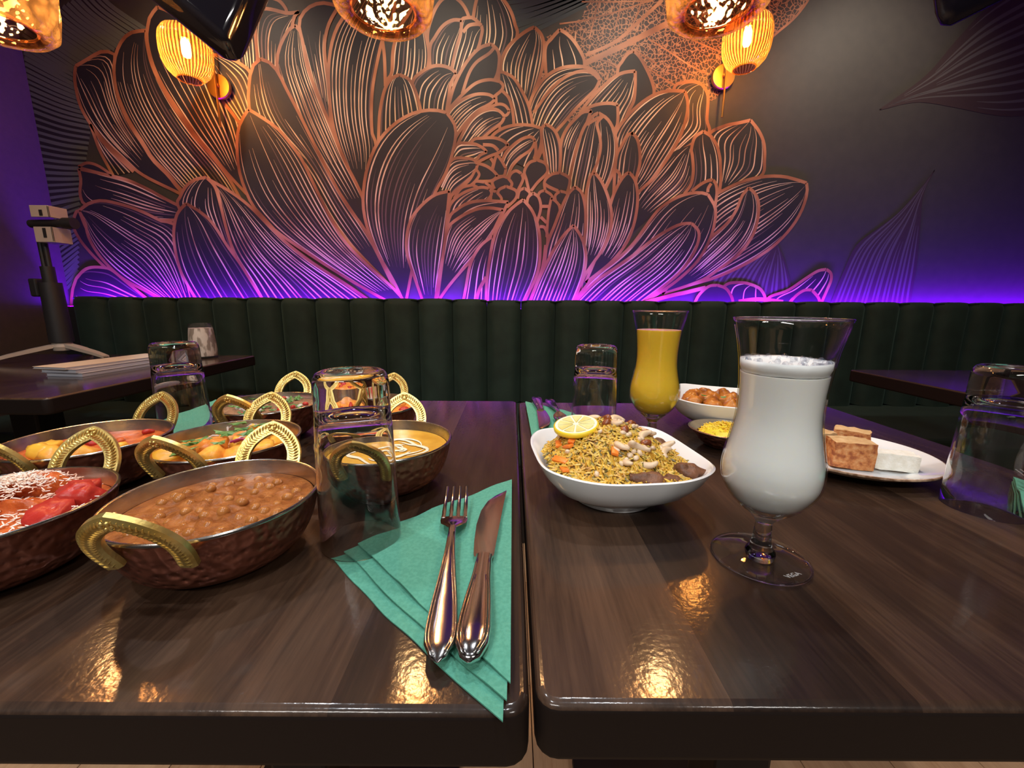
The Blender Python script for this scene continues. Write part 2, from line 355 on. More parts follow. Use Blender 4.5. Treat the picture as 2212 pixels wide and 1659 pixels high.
# ------------------------------------------------------------------ banquettes
BQ_Y, BQ_TOP, SEAT = 2.02, 0.968, 0.46
PITCHX = 0.1665; BX = -0.125
def channel(parent, xa, xb, top):
    g = G(); R = []; nx = 12; rr = 0.035; wd = (xb - xa) / 2 - 0.0008; xm = (xa + xb) / 2
    prof = [(BQ_Y, SEAT + 0.005)] + [(BQ_Y, SEAT + 0.005 + (top - rr - SEAT) * k / 5) for k in range(1, 5)]
    prof += [(BQ_Y + rr - rr * cos(a), top - rr + rr * sin(a)) for a in [pi / 2 * k / 6 for k in range(7)]] + [(BQ_Y + 0.055, top - 0.002)]
    for k, (y, z) in enumerate(prof):
        row = []
        for i in range(nx + 1):
            s = -1 + 2 * i / nx; d = 0.046 * abs(s) ** 3.4
            row.append((xm + s * wd, y + d * (1 if k < len(prof) - 4 else 0.4), z - d * 0.10 * (k >= 5) - (0.01 * (1 - abs(s)) if k == 0 else 0)))
        R.append(row)
    g.rings(R, 0, False); back = [(xm - wd, BQ_Y + 0.055, SEAT), (xm + wd, BQ_Y + 0.055, SEAT)]
    b = len(g.V); g.V += back; g.F.append((b, b + 1, b - 1, b - nx - 1)); g.I.append(0)
    return g.build('back_channel', M['velvet'], parent, 50)
def banquette(k0, k1, label, xa=None, xb=None, dz=0.0):
    x0 = BX + PITCHX * k0 if xa is None else xa; x1 = BX + PITCHX * k1 if xb is None else xb
    t = thing('banquette', label, 'banquette', (0, 0, 0))
    for k in range(k0, k1): channel(t, BX + PITCHX * k, BX + PITCHX * (k + 1), BQ_TOP + dz + random.uniform(-0.0012, 0.0012))
    g = G(); g.box((x0 + 0.002, 1.50, SEAT - 0.12), (x1 - 0.002, BQ_Y + 0.05, SEAT)); g.build('seat', M['velvet'], t, 40, 0.02, 4)
    g = G(); g.box((x0 + 0.01, 1.54, 0.0), (x1 - 0.01, BQ_Y + 0.05, SEAT - 0.121)); g.build('plinth', M['black_plastic'], t, 0)
    return t
banquette(-12, 0, 'green velvet channel-tufted banquette behind the curry bowls and tripod', xa=XL + 0.005, dz=0.004)
banquette(0, 19, 'green velvet channel-tufted banquette behind the milkshakes, running into the dark')
g = G(); g.box((XL + 0.02, 2.096, 0.918), (XR - 0.05, 2.118, 0.924)); ls = g.build('led_strip', M['black_plastic'], smooth=0)
tag(ls, 'violet LED strip light glowing behind the banquette top along the mural', 'light strip')
g = G(); g.add([(XL + 0.03, 2.102, 0.9245), (XR - 0.06, 2.102, 0.9245), (XR - 0.06, 2.116, 0.9245), (XL + 0.03, 2.116, 0.9245)], [(0, 1, 2, 3)]); g.build('diodes', M['led'], ls, 0, recalc=False)
g = G(); g.box((XL + 0.01, 2.078, 0.0), (XR, 2.132, 0.917)); tr = g.build('trim_1', M['black_plastic'], smooth=0); struct(tr)

# ------------------------------------------------------------------ mural (flat print on the back wall)
CR = {'a': (40, 0), 'b': (40, 330), 'c': (420, 0), 'd': (420, 330), 'e': (780, 0), 'f': (780, 330), 'g': (1140, 0), 'h': (1140, 330), 'i': (1440, 0), 'j': (1440, 330), 'k': (960, 180)}
def wall_pt(px, py):           # point of the print on the wall plane
    d = fw + rt * ((px - 1106) / FPX) - up * ((py - 829.5) / FPX)
    p = EYE + d * (WALL / d.y); return Vector((p.x, p.z))
def parse(s):
    out = []; o = (0, 0); sc = 1.0
    for t in s.split():
        if t == 'p': o, sc = (0, 0), 1.0
        elif t in CR: o, sc = CR[t], 4.8087
        else:
            x, y = t.split(','); out.append(wall_pt(o[0] + float(x) / sc, o[1] + float(y) / sc))
    return out
def resample(P, n):
    C = cr([p.to_3d() for p in P], 6) if len(P) > 2 else [P[0].to_3d().lerp(P[-1].to_3d(), k / 8) for k in range(9)]
    C = [Vector((p.x, p.y)) for p in C]; D = [0.0]
    for a, b in zip(C, C[1:]): D.append(D[-1] + (b - a).length)
    out = []; j = 0
    for i in range(n):
        s = D[-1] * i / (n - 1)
        while j < len(D) - 2 and D[j + 1] < s: j += 1
        t = (s - D[j]) / max(D[j + 1] - D[j], 1e-9); out.append(C[j].lerp(C[j + 1], min(max(t, 0), 1)))
    return out
PXW = 1 / 905 * 2.2
mural = thing('mural', 'dark wall mural of a huge copper-lined flower behind the banquette', 'mural', (0, WALL, 0))
mural_layer = [0]
def ribbon(g, C, wpx, mi, y, taper=0.0, taper0=0.0):
    n = len(C); V = []; F = []
    for i, p in enumerate(C):
        t = (C[min(i + 1, n - 1)] - C[max(i - 1, 0)]); t = t.normalized() if t.length > 1e-9 else Vector((1, 0)); nn = Vector((-t.y, t.x))
        f = i / (n - 1); wd = wpx * PXW / 2
        if taper: wd *= min(1, 0.12 + (1 - f) / taper)
        if taper0: wd *= min(1, 0.12 + f / taper0)
        V += [(p.x + nn.x * wd, y, p.y + nn.y * wd), (p.x - nn.x * wd, y, p.y - nn.y * wd)]
    for i in range(n - 1): F.append((2 * i, 2 * i + 1, 2 * i + 3, 2 * i + 2))
    g.add(V, F, mi)
BOT = 0.87
def petal(Ls, Rs, nv=8, w=5.9, vw=2.4, mats=None, dim=0.2, name='petal', outline=True, fill=True):
    k = mural_layer[0]; mural_layer[0] += 1; y = -0.0006 - k * 0.00004
    L = resample(parse(Ls), 30); R = resample(parse(Rs), 30); g = G()
    if fill:
        V = []; 
        for a, b in zip(L, R): V += [(a.x, y, a.y), (b.x, y, b.y)]
        g.add(V, [(2 * i, 2 * i + 1, 2 * i + 3, 2 * i + 2) for i in range(29)], 0)
    rnd = random.Random(k)
    for v in range(nv):
        s = (v + 0.7 + rnd.uniform(-0.22, 0.22)) / (nv + 0.4); t1 = rnd.choice((0.97, 0.9, 0.84, 0.78, 0.7, 0.62)); i1 = max(6, int(29 * t1))
        i0 = 0
        need = vw * PXW * (1.7 if v % 2 else 1.25) * (nv + 0.4)
        while i0 < i1 - 5 and (L[i0] - R[i0]).length < need: i0 += 1
        C = [L[i].lerp(R[i], s) for i in range(i0, i1 + 1)]
        for _ in range(4): C = [C[0]] + [C[q] * 0.5 + (C[q - 1] + C[q + 1]) * 0.25 for q in range(1, len(C) - 1)] + [C[-1]]
        ribbon(g, C, vw * rnd.uniform(0.8, 1.15), 3 if rnd.random() < dim else 2, y - 0.000012, 0.45, 0.25 if i0 else 0.0)
    if outline:
        ribbon(g, L, w, 1, y - 0.000025); ribbon(g, R, w, 1, y - 0.000025)
    g.build(name, mats or [M['petal_dark'], M['copper_print'], M['vein_print'], M['vein_dim']], mural, 0, recalc=False)
def stroke(S, w=7.5, m='copper_print', name='print_line', taper=0.0):
    k = mural_layer[0]; mural_layer[0] += 1; g = G(); ribbon(g, resample(parse(S), 24), w, 0, -0.0006 - k * 0.00004, taper)
    g.build(name, M[m], mural, 0, recalc=False)
def fan(As, Bs, n, w, fillm='stripe_dark', m='stripe', name='striped_leaf', taper=0.0):
    k = mural_layer[0]; mural_layer[0] += 1; y = -0.0006 - k * 0.00004; A = resample(parse(As), 20); B = resample(parse(Bs), 20); g = G()
    if fillm:
        V = []
        for a, b in zip(A, B): V += [(a.x, y, a.y), (b.x, y, b.y)]
        g.add(V, [(2 * i, 2 * i + 1, 2 * i + 3, 2 * i + 2) for i in range(19)], 0)
    for v in range(n):
        s = (v + 0.5) / n; ribbon(g, [a.lerp(b, s) for a, b in zip(A, B)], w * random.uniform(0.75, 1.2), 1, y - 0.000012, taper)
    g.build(name, [M[fillm or m], M[m]], mural, 0, recalc=False)

# background leaves
fan('a 1400,330 1000,60 800,-150', 'a 600,700 300,500 40,330', 17, 7)
fan('a 600,700 300,500 40,330', 'a 760,1300 450,1230 100,1100', 13, 7)
fan('a 760,1300 450,1230 100,1100', 'b 640,500 450,540 290,580', 15, 5.6)
fan('b 640,500 450,560 290,640', 'b 620,1290 540,1400 430,1520', 16, 5.6)
M['stripe_teal'] = mat('mural_stripe_teal', (0.040, 0.056, 0.058), 0.6)
fan('e 1480,-60 1750,-80 2150,-150', 'e 1640,420 1900,300 2400,40', 8, 8, 'stripe_dark', 'stripe_teal')
# skeleton leaf
k = mural_layer[0]; mural_layer[0] += 1
poly = [wall_pt(*p) for p in ((1300, -60), (1255, 40), (1180, 80), (1140, 150), (1230, 270), (1420, 260), (1545, 215), (1600, 140), (1650, 105), (1682, 68), (1715, 40), (1746, 0), (1780, -60))]
g = G(); g.add([(p.x, -0.0006 - k * 0.00004, p.y) for p in poly], [tuple(range(len(poly)))]); g.build('skeleton_leaf', M['net'], mural, 0, recalc=False)
stroke('p 1780,-60 1746,0 1715,40 1682,68 1640,105 1600,140', 4)
stroke('g 600,655 1000,470 1400,270 1650,150', 10)
stroke('g 600,575 900,440 1150,230 1400,0', 6)
for s in ('g 1110,490 1200,580 1340,660', 'g 1250,400 1500,560 1700,690 1850,760', 'g 1500,280 1700,410 1950,520', 'g 1250,710 1400,810 1540,890', 'g 1700,170 1850,270 1960,330', 'g 330,250 600,210 900,130 1300,0', 'g 560,20 900,20 1300,10', 'g 490,420 500,330', 'g 640,400 700,150 750,0', 'g 900,320 950,120 980,0', 'g 1080,280 1150,120 1180,0', 'g 750,620 850,650 940,700'):
    stroke(s, 2.6)
# leaves on the right
LEAF = [M['leaf_red'], M['leaf_red'], M['leaf_stripe'], M['leaf_stripe']]
petal('p 2420,-150 2159,0 2072,81 2001,163 1900,237', 'p 2420,225 2212,249 2143,247 2061,231 1980,220 1900,237', 13, 2, 6, LEAF, name='leaf')
petal('p 1760,740 1800,640 1825,580 1850,530 1895,495 1940,460 1990,405 2018,368', 'p 1960,740 1968,640 1978,580 1986,500 1994,420 2018,368', 15, 1.5, 4.5, LEAF, name='leaf')
petal('j 300,1700 480,1280 800,1050 1150,950', 'j 1300,1700 1290,1400 1230,1150 1150,950', 15, 1.5, 4.5, LEAF, name='leaf')

# petals, from the back of the flower to its front
P = petal
P('e 1100,700 1150,300 1200,0 1300,-200', 'e 1500,700 1620,380 1600,260 1560,130 1480,0 1300,-200', 8)
P('e 750,700 690,400 740,170 820,20 930,-60', 'e 1050,700 1160,400 1120,180 1050,40 930,-60', 0)
P('g 950,1200 930,760 980,640 1040,560 1100,530', 'g 1250,1200 1310,980 1290,850 1230,710 1160,590 1100,530', 0)
P('g 200,900 180,520 250,400 330,310', 'g 560,900 590,670 560,560 480,430 400,350 330,310', 3)
P('e 1700,1300 1500,900 1450,680 1520,500 1640,380 1740,310 1800,285', 'e 1700,1300 1745,1100 1830,880 1885,680 1900,480 1870,360 1800,285', 10)
P('g 500,1300 560,1150 680,1000 780,900 900,800 1000,755 1115,740', 'g 950,1400 1040,1170 1100,1050 1115,900 1115,740', 9)
P('g -50,1500 20,1080 120,880 200,790 330,715 480,690 620,705 710,760 750,830', 'g 200,1500 300,1360 380,1270 480,1150 600,1030 700,930 750,830', 11)
stroke('g 60,1170 200,980 350,830 480,760 600,738 690,775 740,830', 5.6)
P('g 1300,1700 1480,1200 1520,910 1620,860 1730,850 1810,880', 'g 1500,1640 1700,1500 1880,1380 1860,1250 1870,1080 1865,970 1810,880', 8)
stroke('g 1480,1640 1600,1560 1690,1510', 6)
P('h 950,950 1100,500 1300,200 1500,0 1690,-80', 'h 950,950 1300,650 1550,480 1690,350 1720,150 1690,-80', 15, outline=False)
P('j 560,420 i 480,1600 440,1400 600,1310 740,1280 870,1250', 'j 560,420 800,330 990,230 1015,80 i 1010,1500 960,1370 870,1250', 10)
P('g 480,1260 560,1170 650,1110 760,1080 860,1075 935,1090', 'g 800,1500 910,1340 935,1250 935,1090', 0)
P('h 1000,600 950,300 g 900,1500 920,1370 1000,1250 1100,1140 1220,1040 1340,975 1480,945 1630,950', 'h 1000,600 1150,410 1300,270 1410,120 1490,0 g 1590,1400 1650,1200 1660,1060 1630,950', 16)
P('k 1150,1300 1195,800 1215,600 1280,460 1380,350 1440,300 1530,290', 'k 1300,1300 1330,900 1500,350 1530,290', 8)
P('k 1330,1500 1290,1090 1310,950 1360,720 1440,480 1530,350 1600,310', 'k 1550,1400 1680,1080 1740,950 1785,760 1785,600 1750,470 1690,370 1600,310', 12)
stroke('k 1640,350 1585,420 1615,560 1620,680 1590,820 1540,930', 5.6)
stroke('k 1480,430 1560,380 1630,350', 6)
P('k 1750,1300 1780,800 1840,650 1900,540 1960,520', 'k 1950,1250 1990,1000 2030,820 2020,650 1990,560 1940,515', 4)
stroke('k 1760,890 1810,930 1840,1010', 6)
P('j 180,430 250,330 275,200 265,30 i 255,1560 290,1430 380,1365', 'j 540,430 560,300 555,120 i 550,1640 520,1520 460,1420 380,1365', 5)
P('j 0,1440 300,700 450,480 680,345 850,280 1050,245 1220,250 1340,280 1450,315', 'j 0,1440 380,1335 550,1280 750,1190 950,1080 1130,950 1290,780 1400,600 1455,420 1450,315', 20)
P('j -50,1470 300,1050 460,880 620,740 720,600 780,450 850,365', 'j -50,1470 350,1330 540,1210 720,1080 850,930 930,760 955,550 920,430 850,365', 12)
P('j 260,400 350,330 430,290 480,285', 'j 500,560 520,420 510,330 480,285', 0)
stroke('j 460,320 430,370 425,410', 6)
P('h 480,1540 700,1280 900,1130 1080,960 1200,800 1350,600 1500,490 1650,430 1780,415 1870,435', 'h 900,1560 1200,1540 1450,1400 1640,1250 1780,1100 1890,900 1940,720 1945,570 1870,435', 13)
P('h 480,1560 700,1340 900,1200 1100,1060 1300,900 1480,790 1600,740 1700,735', 'h 1180,1560 1420,1380 1580,1240 1700,1080 1770,920 1770,810 1700,735', 13)
P('h 600,1350 780,900 860,530 930,350 1000,240 1050,205', 'h 600,1350 850,1150 1010,960 1090,780 1130,600 1140,430 1110,280 1050,205', 10)
P('h 540,1430 590,900 600,480 620,350 650,240 690,205', 'h 540,1430 590,1280 690,1130 780,1000 850,830 870,640 830,450 760,290 690,205', 9)
# left half
P('b 1900,560 1690,430 1300,235 1090,60 a 900,1470 740,1270 640,1080 590,830 600,690', 'b 1950,600 1700,410 1560,240 1400,80 a 1300,1510 1140,1260 1040,1010 1005,800 1003,570 940,540 850,545 720,620 600,690', 13)
P('b 990,240 860,0 a 800,1430 750,1290', 'b 1200,200 a 900,1500 750,1290', 3)
P('c 600,1200 470,700 400,300 450,-150', 'c 640,1200 660,600 640,300 600,-150', 7)
P('b 1950,600 1700,390 1560,220 1400,60 a 1310,1500 1150,1250 1040,1000 1000,800 1005,620 1050,480 1120,380 1200,335 1330,320', 'b 2330,520 d 350,250 170,20 c 0,1410 a 1740,1290 1590,1070 1465,850 1378,640 1335,430 1330,320', 14)
P('d 545,430 350,220 170,0 c 0,1390 a 1760,1280 1600,1050 1480,850 1390,640 1340,420 1345,300 1370,180 1450,75', 'd 545,430 c 560,1300 470,1000 420,700 250,350 a 1650,170 1560,120 1450,75', 12)
P('c 600,1400 480,1290 390,1170 290,1040 200,850 150,650 180,570', 'c 650,1300 620,900 575,745 500,680 400,620 270,585 180,570', 7)
P('c 640,300 700,60 770,-30', 'c 960,140 950,90 880,10 770,-30', 0)
P('c 760,1200 690,900 660,600 640,400 640,280 680,130 720,95 820,105 960,140 1090,130', 'c 950,1200 960,700 1000,400 1025,240 1050,160 1090,130', 9)
P('d 1700,400 c 1350,1150 1230,850 1130,450 1090,250 1140,130 1230,60 1350,35 1500,70', 'd 1700,400 c 1440,1340 1405,950 1365,650 1355,450 1400,250 1500,70', 7)
P('d 1745,470 1600,160 c 1490,1480 1425,1200 1395,800 1420,500 1490,280 1620,90 1750,-100 1950,-250', 'd 1745,470 c 1890,1560 1850,1400 1840,1150 1855,900 1900,650 1960,400 2050,200 2080,0 1950,-250', 11)
P('d 1900,1000 1300,100 c 1050,1250 960,950 870,740 870,560 930,400 1000,290 1050,265', 'd 1900,1000 1745,460 1560,80 c 1430,1340 1330,1100 1250,900 1170,680 1130,450 1090,300 1050,265', 11)
P('d 2100,1450 1500,800 1100,100 c 700,1400 575,1130 570,900 590,750 640,640 690,615', 'd 2100,1450 1800,850 1640,620 1500,400 1290,0 c 1100,1200 960,930 870,750 780,650 690,615', 11)
stroke('e 225,430 245,600 255,900', 6)
P('e 300,1200 270,870 320,760 335,520 400,300 500,140 560,30', 'e 600,1200 690,720 705,560 680,400 640,250 600,100 560,30', 9)
P('e 900,900 990,500 1040,330 1040,215 1110,188 1170,195 1250,270', 'e 1050,900 1210,520 1245,400 1260,320 1250,270', 6)
stroke('e 1060,340 1120,270 1210,255 1240,265', 6)
P('e 730,900 715,520 770,390 850,275 950,215 1045,215', 'e 900,900 945,700 990,500 1035,350 1045,215', 5)
P('e 900,1150 950,950 1010,800 1110,630 1230,505 1350,460', 'e 1200,1100 1390,830 1435,650 1420,530 1350,460', 0)
stroke('e 1390,490 1330,560 1200,650 1120,770 1050,980', 5.6)
P('e 500,1100 540,850 620,760 720,700 820,685 920,710 990,765', 'e 900,1250 890,1170 910,1020 930,880 990,765', 7)
P('e 180,1700 185,1400 200,1150 250,930 320,820 400,780', 'e 630,1300 620,1150 570,960 500,830 400,780', 9)
# heart of the flower
P('e 1500,1400 1450,1100 1430,780 1480,755', 'e 1790,1400 1780,1290 1740,1100 1660,930 1580,810 1480,755', 5, 5.6)
P('e 1450,1400 1400,1000 1460,940', 'e 1590,1400 1580,1200 1540,1030 1460,940', 0, 5.6)
P('e 900,1150 1050,990 1190,870 1330,832 1440,850', 'e 1100,1250 1380,1010 1460,940 1475,890 1440,850', 0, 5.6)
P('k 450,260 560,220 630,235 675,290', 'k 450,300 600,340 650,330 675,290', 0, 5.2)
P('k 130,650 260,400 390,290 520,270 600,315 622,355', 'k 250,700 400,570 480,500 590,415 622,355', 8, 5.6)
P('e 850,1300 930,1140 1050,1040 1190,985 1320,985 1395,1025', 'e 950,1500 1010,1390 1100,1270 1210,1160 1350,1075 1395,1025', 7, 5.6)
P('k 450,700 490,560 600,475 750,435 900,440 1005,470', 'k 900,900 1000,650 1005,470', 5, 5.6)
stroke('k 1010,640 1000,720 970,790', 6)
P('k 560,1000 620,760 720,640 820,575 900,560 945,600', 'k 650,1000 700,870 790,770 900,690 945,600', 5, 5.6)
stroke('k 945,620 950,720 930,790', 6)
P('k 1090,1100 1050,830 1015,620 1010,480 1050,430', 'k 1180,1100 1200,880 1205,680 1170,540 1110,460 1050,430', 5, 5.6)
P('k 200,800 290,600 400,572 520,570 610,600 665,645', 'k 200,900 350,820 470,760 570,720 665,645', 0, 5.6)
stroke('k 400,640 500,650 560,700', 6)
P('k 50,800 130,640 220,625 320,635 400,675 440,715', 'k 100,900 320,800 370,750 440,715', 5, 5.6)
P('k 500,900 540,760 590,800 640,890', 'k 560,970 620,960 640,890', 0, 5.6)
stroke('k 480,780 510,830 500,880', 6)
P('k 330,1000 340,850 420,855 500,905 555,965', 'k 330,1020 430,1020 500,1010 555,965', 0, 5.6)
P('k 1050,1150 1040,1020 1110,950 1200,930', 'k 1270,1150 1300,1040 1290,980 1200,930', 0, 5.6)
stroke('k 1030,1040 1090,1080 1180,1120', 6)
P('k 660,1080 680,960 740,912 800,940', 'k 760,1120 810,1020 815,980 800,940', 0, 5.6)
P('k 880,1130 850,1000 830,920 880,830 960,798', 'k 900,1120 970,1030 1060,940 1070,880 1040,830 960,798', 0, 5.6)
P('k 520,1100 500,1020 600,970 660,985', 'k 690,1080 700,1040 660,985', 0, 5.6)
P('k 760,1200 780,1120 830,1090', 'k 870,1200 885,1140 830,1090', 0, 5.2)
P('k 560,1250 560,1120 640,1072', 'k 650,1290 740,1200 745,1120 640,1072', 0, 5.6)
P('k 480,1250 490,1130 540,1128', 'k 590,1230 590,1190 540,1128', 0, 5.2)
P('k 960,1300 980,1150 1040,1112', 'k 1100,1300 1120,1180 1040,1112', 0, 5.2)
P('k 1160,1250 1150,1170 1200,1122', 'k 1270,1250 1275,1150 1200,1122', 0, 5.2)
P('k 1060,1600 1080,1350 1110,1190', 'k 1200,1400 1190,1270 1110,1190', 0, 5.2)
stroke('k 1010,1280 1080,1280', 6); stroke('k 1000,1390 1030,1420 1060,1450', 6)
P('k 860,1500 860,1220 920,1140', 'k 960,1450 1000,1300 980,1190 920,1140', 0, 5.6)
stroke('k 990,1490 1040,1500 1070,1580 1070,1700', 6)
P('k -50,1000 80,800 220,782 310,800 345,850', 'k 30,1330 80,1160 200,1050 310,940 345,850', 7, 5.6)
P('k 60,1180 250,1020 320,910 350,920', 'k 150,1150 300,1040 360,960 350,920', 0, 5.2)
P('k 300,1100 320,1025 420,1030', 'k 480,1150 490,1090 420,1030', 0, 5.2)
P('k 100,1200 180,1090 290,1060', 'k 350,1150 350,1090 290,1060', 0, 5.2)
P('k 30,1400 70,1250 200,1140 370,1085 470,1095', 'k 300,1350 450,1210 490,1150 470,1095', 5, 5.6)
# front row
P('f 850,1100 910,700 1000,590 1130,520 1280,500 1400,505 1530,515', 'f 1100,1100 1400,750 1530,515', 4)
P('f 790,1560 850,1100 900,800 1000,690 1180,595 1330,575 1475,595', 'f 790,1560 900,1400 1050,1220 1180,1080 1320,910 1420,720 1475,595', 13)
P('f 1060,1560 1090,1400 1140,1150 1240,970 1380,860', 'f 1300,1560 1310,1300 1340,1080 1380,860', 3)
stroke('f 1190,1560 1230,1420 1300,1290', 7)
P('h 130,1300 200,960 280,750 350,570 420,430 490,355', 'h 500,1300 585,900 600,720 595,560 560,420 490,355', 7)
stroke('h 190,960 160,1180 100,1350 20,1560', 8)
P('f 1300,1560 1305,1350 1340,1080 1400,830 1500,650 1600,550 1685,490', 'f 1690,1560 1830,1250 1860,1000 1840,780 1780,610 1685,490', 10)
P('h 20,1560 110,1330 200,1140 280,990 380,850 475,755', 'h 470,1560 560,1330 600,1150 595,1000 550,870 475,755', 11)
P('d 2000,1540 1500,1250 900,850 740,690 620,560 540,400 480,220 455,60 c 450,1450 480,1290 567,1140', 'd 2190,1540 2060,1400 1900,1260 1750,1120 1570,930 1420,680 1240,320 c 1120,1659 1020,1520 880,1350 700,1220 567,1140', 14)
P('f 450,1560 330,1310 180,1050 75,800 25,550 40,300 85,110 e 180,1480 330,1310 500,1200 650,1155 780,1150 890,1175', 'f 470,1540 600,900 760,440 870,240 940,50 e 985,1420 970,1290 890,1175', 15, dim=0.45)
P('f 650,1560 560,1300 480,1050 480,850 530,680 640,540 770,440 920,400', 'f 770,1560 800,1350 850,1080 880,850 900,600 920,400', 9, dim=0.4)
P('b 1690,700 1300,700 900,600 700,540 650,420 660,290 635,170', 'b 1690,560 1550,490 1350,380 1150,290 960,240 800,205 635,170', 9)
P('b 980,240 920,190 820,130 720,110 635,150', 'b 980,245 800,200 635,155', 0, 5.2)
P('b 960,1220 900,1180 760,1040 640,890 580,750 610,620 640,605', 'b 1000,1200 750,850 640,605', 0)
P('b 1560,1560 1300,1420 1100,1310 950,1180 830,1040 740,880 700,720 640,605', 'b 1850,1560 1750,1000 1620,745 1500,715 1350,640 1180,570 1000,520 860,500 740,530 640,605', 17)
P('b 1400,1640 900,1640 590,1640 570,1450 610,1310', 'b 1400,1560 1150,1360 980,1220 880,1192 760,1192 680,1230 610,1310', 6)
P('d 700,1540 560,1280 430,1080 340,830 290,600 240,380 130,265', 'd 1830,1540 1570,1360 1330,1210 1130,1070 930,910 740,720 560,540 370,400 130,265', 16)
P('b 2100,1100 1690,600 1695,450 1760,340 1850,280 1960,260', 'b 2260,1100 2170,800 2110,560 2050,360 1960,260', 9)
P('b 1880,1560 1780,1400 1690,1220 1635,1000 1622,820 1650,660 1700,580 1750,530', 'd 740,1560 600,1340 480,1150 350,970 200,740 73,620 -77,530', 9, dim=0.5)
# low pink petals at the right
P('j 550,1600 600,1380 780,1350 900,1378', 'j 1020,1600 1015,1500 970,1420 900,1378', 3)
P('j 270,1600 330,1480 430,1390 520,1375', 'j 690,1600 670,1500 610,1410 520,1375', 0)
stroke('h 1200,1560 1500,1480 j 200,1450 400,1400', 8)
P('j 1000,1600 1060,1500 1250,1430 1430,1310 1560,1230 1650,1212', 'j 1580,1600 1660,1420 1700,1320 1695,1250 1650,1212', 4)
P('j 1240,1600 1330,1490 1420,1430 1500,1425', 'j 1590,1600 1570,1510 1500,1425', 0)
stroke('j 740,1545 950,1522 1200,1550', 8)

# ------------------------------------------------------------------ lamps
def sconce(x, z, label):
    t = thing('wall_sconce', label, 'lamp', (x, WALL, z), 0, None)
    g = G(); g.lathe([(0, 0), (0.050, 0), (0.052, 0.004), (0.052, 0.016), (0.049, 0.020), (0, 0.020)], 40)
    g.V = [(a, -c - 0.011, b) for a, b, c in g.V]; g.build('backplate', M['gold'], t)
    g = G(); g.lathe([(0, 0), (0.046, 0), (0.046, 0.010), (0, 0.010)], 32); g.V = [(a, -c - 0.0008, b) for a, b, c in g.V]; g.build('wall_box', M['black_plastic'], t)
    g = G(); g.tube([(0, -0.030, 0), (0, -0.045, 0)], 0.008, 12); g.build('joint', M['gold'], t)
    rod = [(0, -0.047, -0.175), (0, -0.047, 0.02), (0, -0.047, 0.17)]
    arm = [(0, -0.047 - 0.163 * (1 - cos(a)) / 2, 0.17 + 0.02 * sin(a)) for a in [pi * k / 8 for k in range(1, 9)]]
    g = G(); g.tube(rod + arm, 0.0045, 10); g.build('rod', M['gold'], t)
    sy = -0.21; sz = 0.035
    prof = [(0.030, 0.094), (0.055, 0.090), (0.074, 0.080), (0.087, 0.060), (0.092, 0.030), (0.092, -0.005), (0.087, -0.038), (0.075, -0.066), (0.058, -0.084), (0.045, -0.091), (0.043, -0.0945)]
    g = G(); R = []; seg = 132
    for r, zz in prof: R.append([((r + 0.0014 * sin(44 * 2 * pi * j / seg + 0.6)) * cos(2 * pi * j / seg), (r + 0.0014 * sin(44 * 2 * pi * j / seg + 0.6)) * sin(2 * pi * j / seg), zz) for j in range(seg)])
    g.rings(R); g.build('shade', M['sconce_glass'], t, 180, loc=(0, sy, sz))
    g = G(); g.tube([(0.0435 * cos(a), 0.0435 * sin(a), -0.0945) for a in [2 * pi * k / 40 for k in range(41)]], 0.0022, 8, cap=False); g.build('rim', M['sconce_glass'], t, 180, loc=(0, sy, sz))
    g = G(); g.lathe([(0, 0.135), (0.006, 0.134), (0.008, 0.110), (0.031, 0.105), (0.033, 0.092), (0.017, 0.090), (0.016, 0.055), (0, 0.055)], 24); g.build('socket', M['gold'], t, loc=(0, sy, sz))
    g = G(); g.lathe([(0, 0.054), (0.012, 0.052), (0.016, 0.040), (0.016, 0.000), (0.012, -0.010), (0, -0.014)], 20); g.build('bulb', M['bulb'], t, 180, loc=(0, sy, sz))
    for dz, p in ((-0.03, 0.6), (0.075, 0.4)):
        light('sconce_light', 'POINT', (x, WALL + sy, z + sz + dz), SCONCE_W * p, WARM, shadow_soft_size=0.012)
sconce(0.947, 1.963, 'ribbed amber glass wall sconce beside the bare dark wall')
sconce(-1.34, 1.910, 'ribbed amber glass wall sconce near the striped end of the mural')
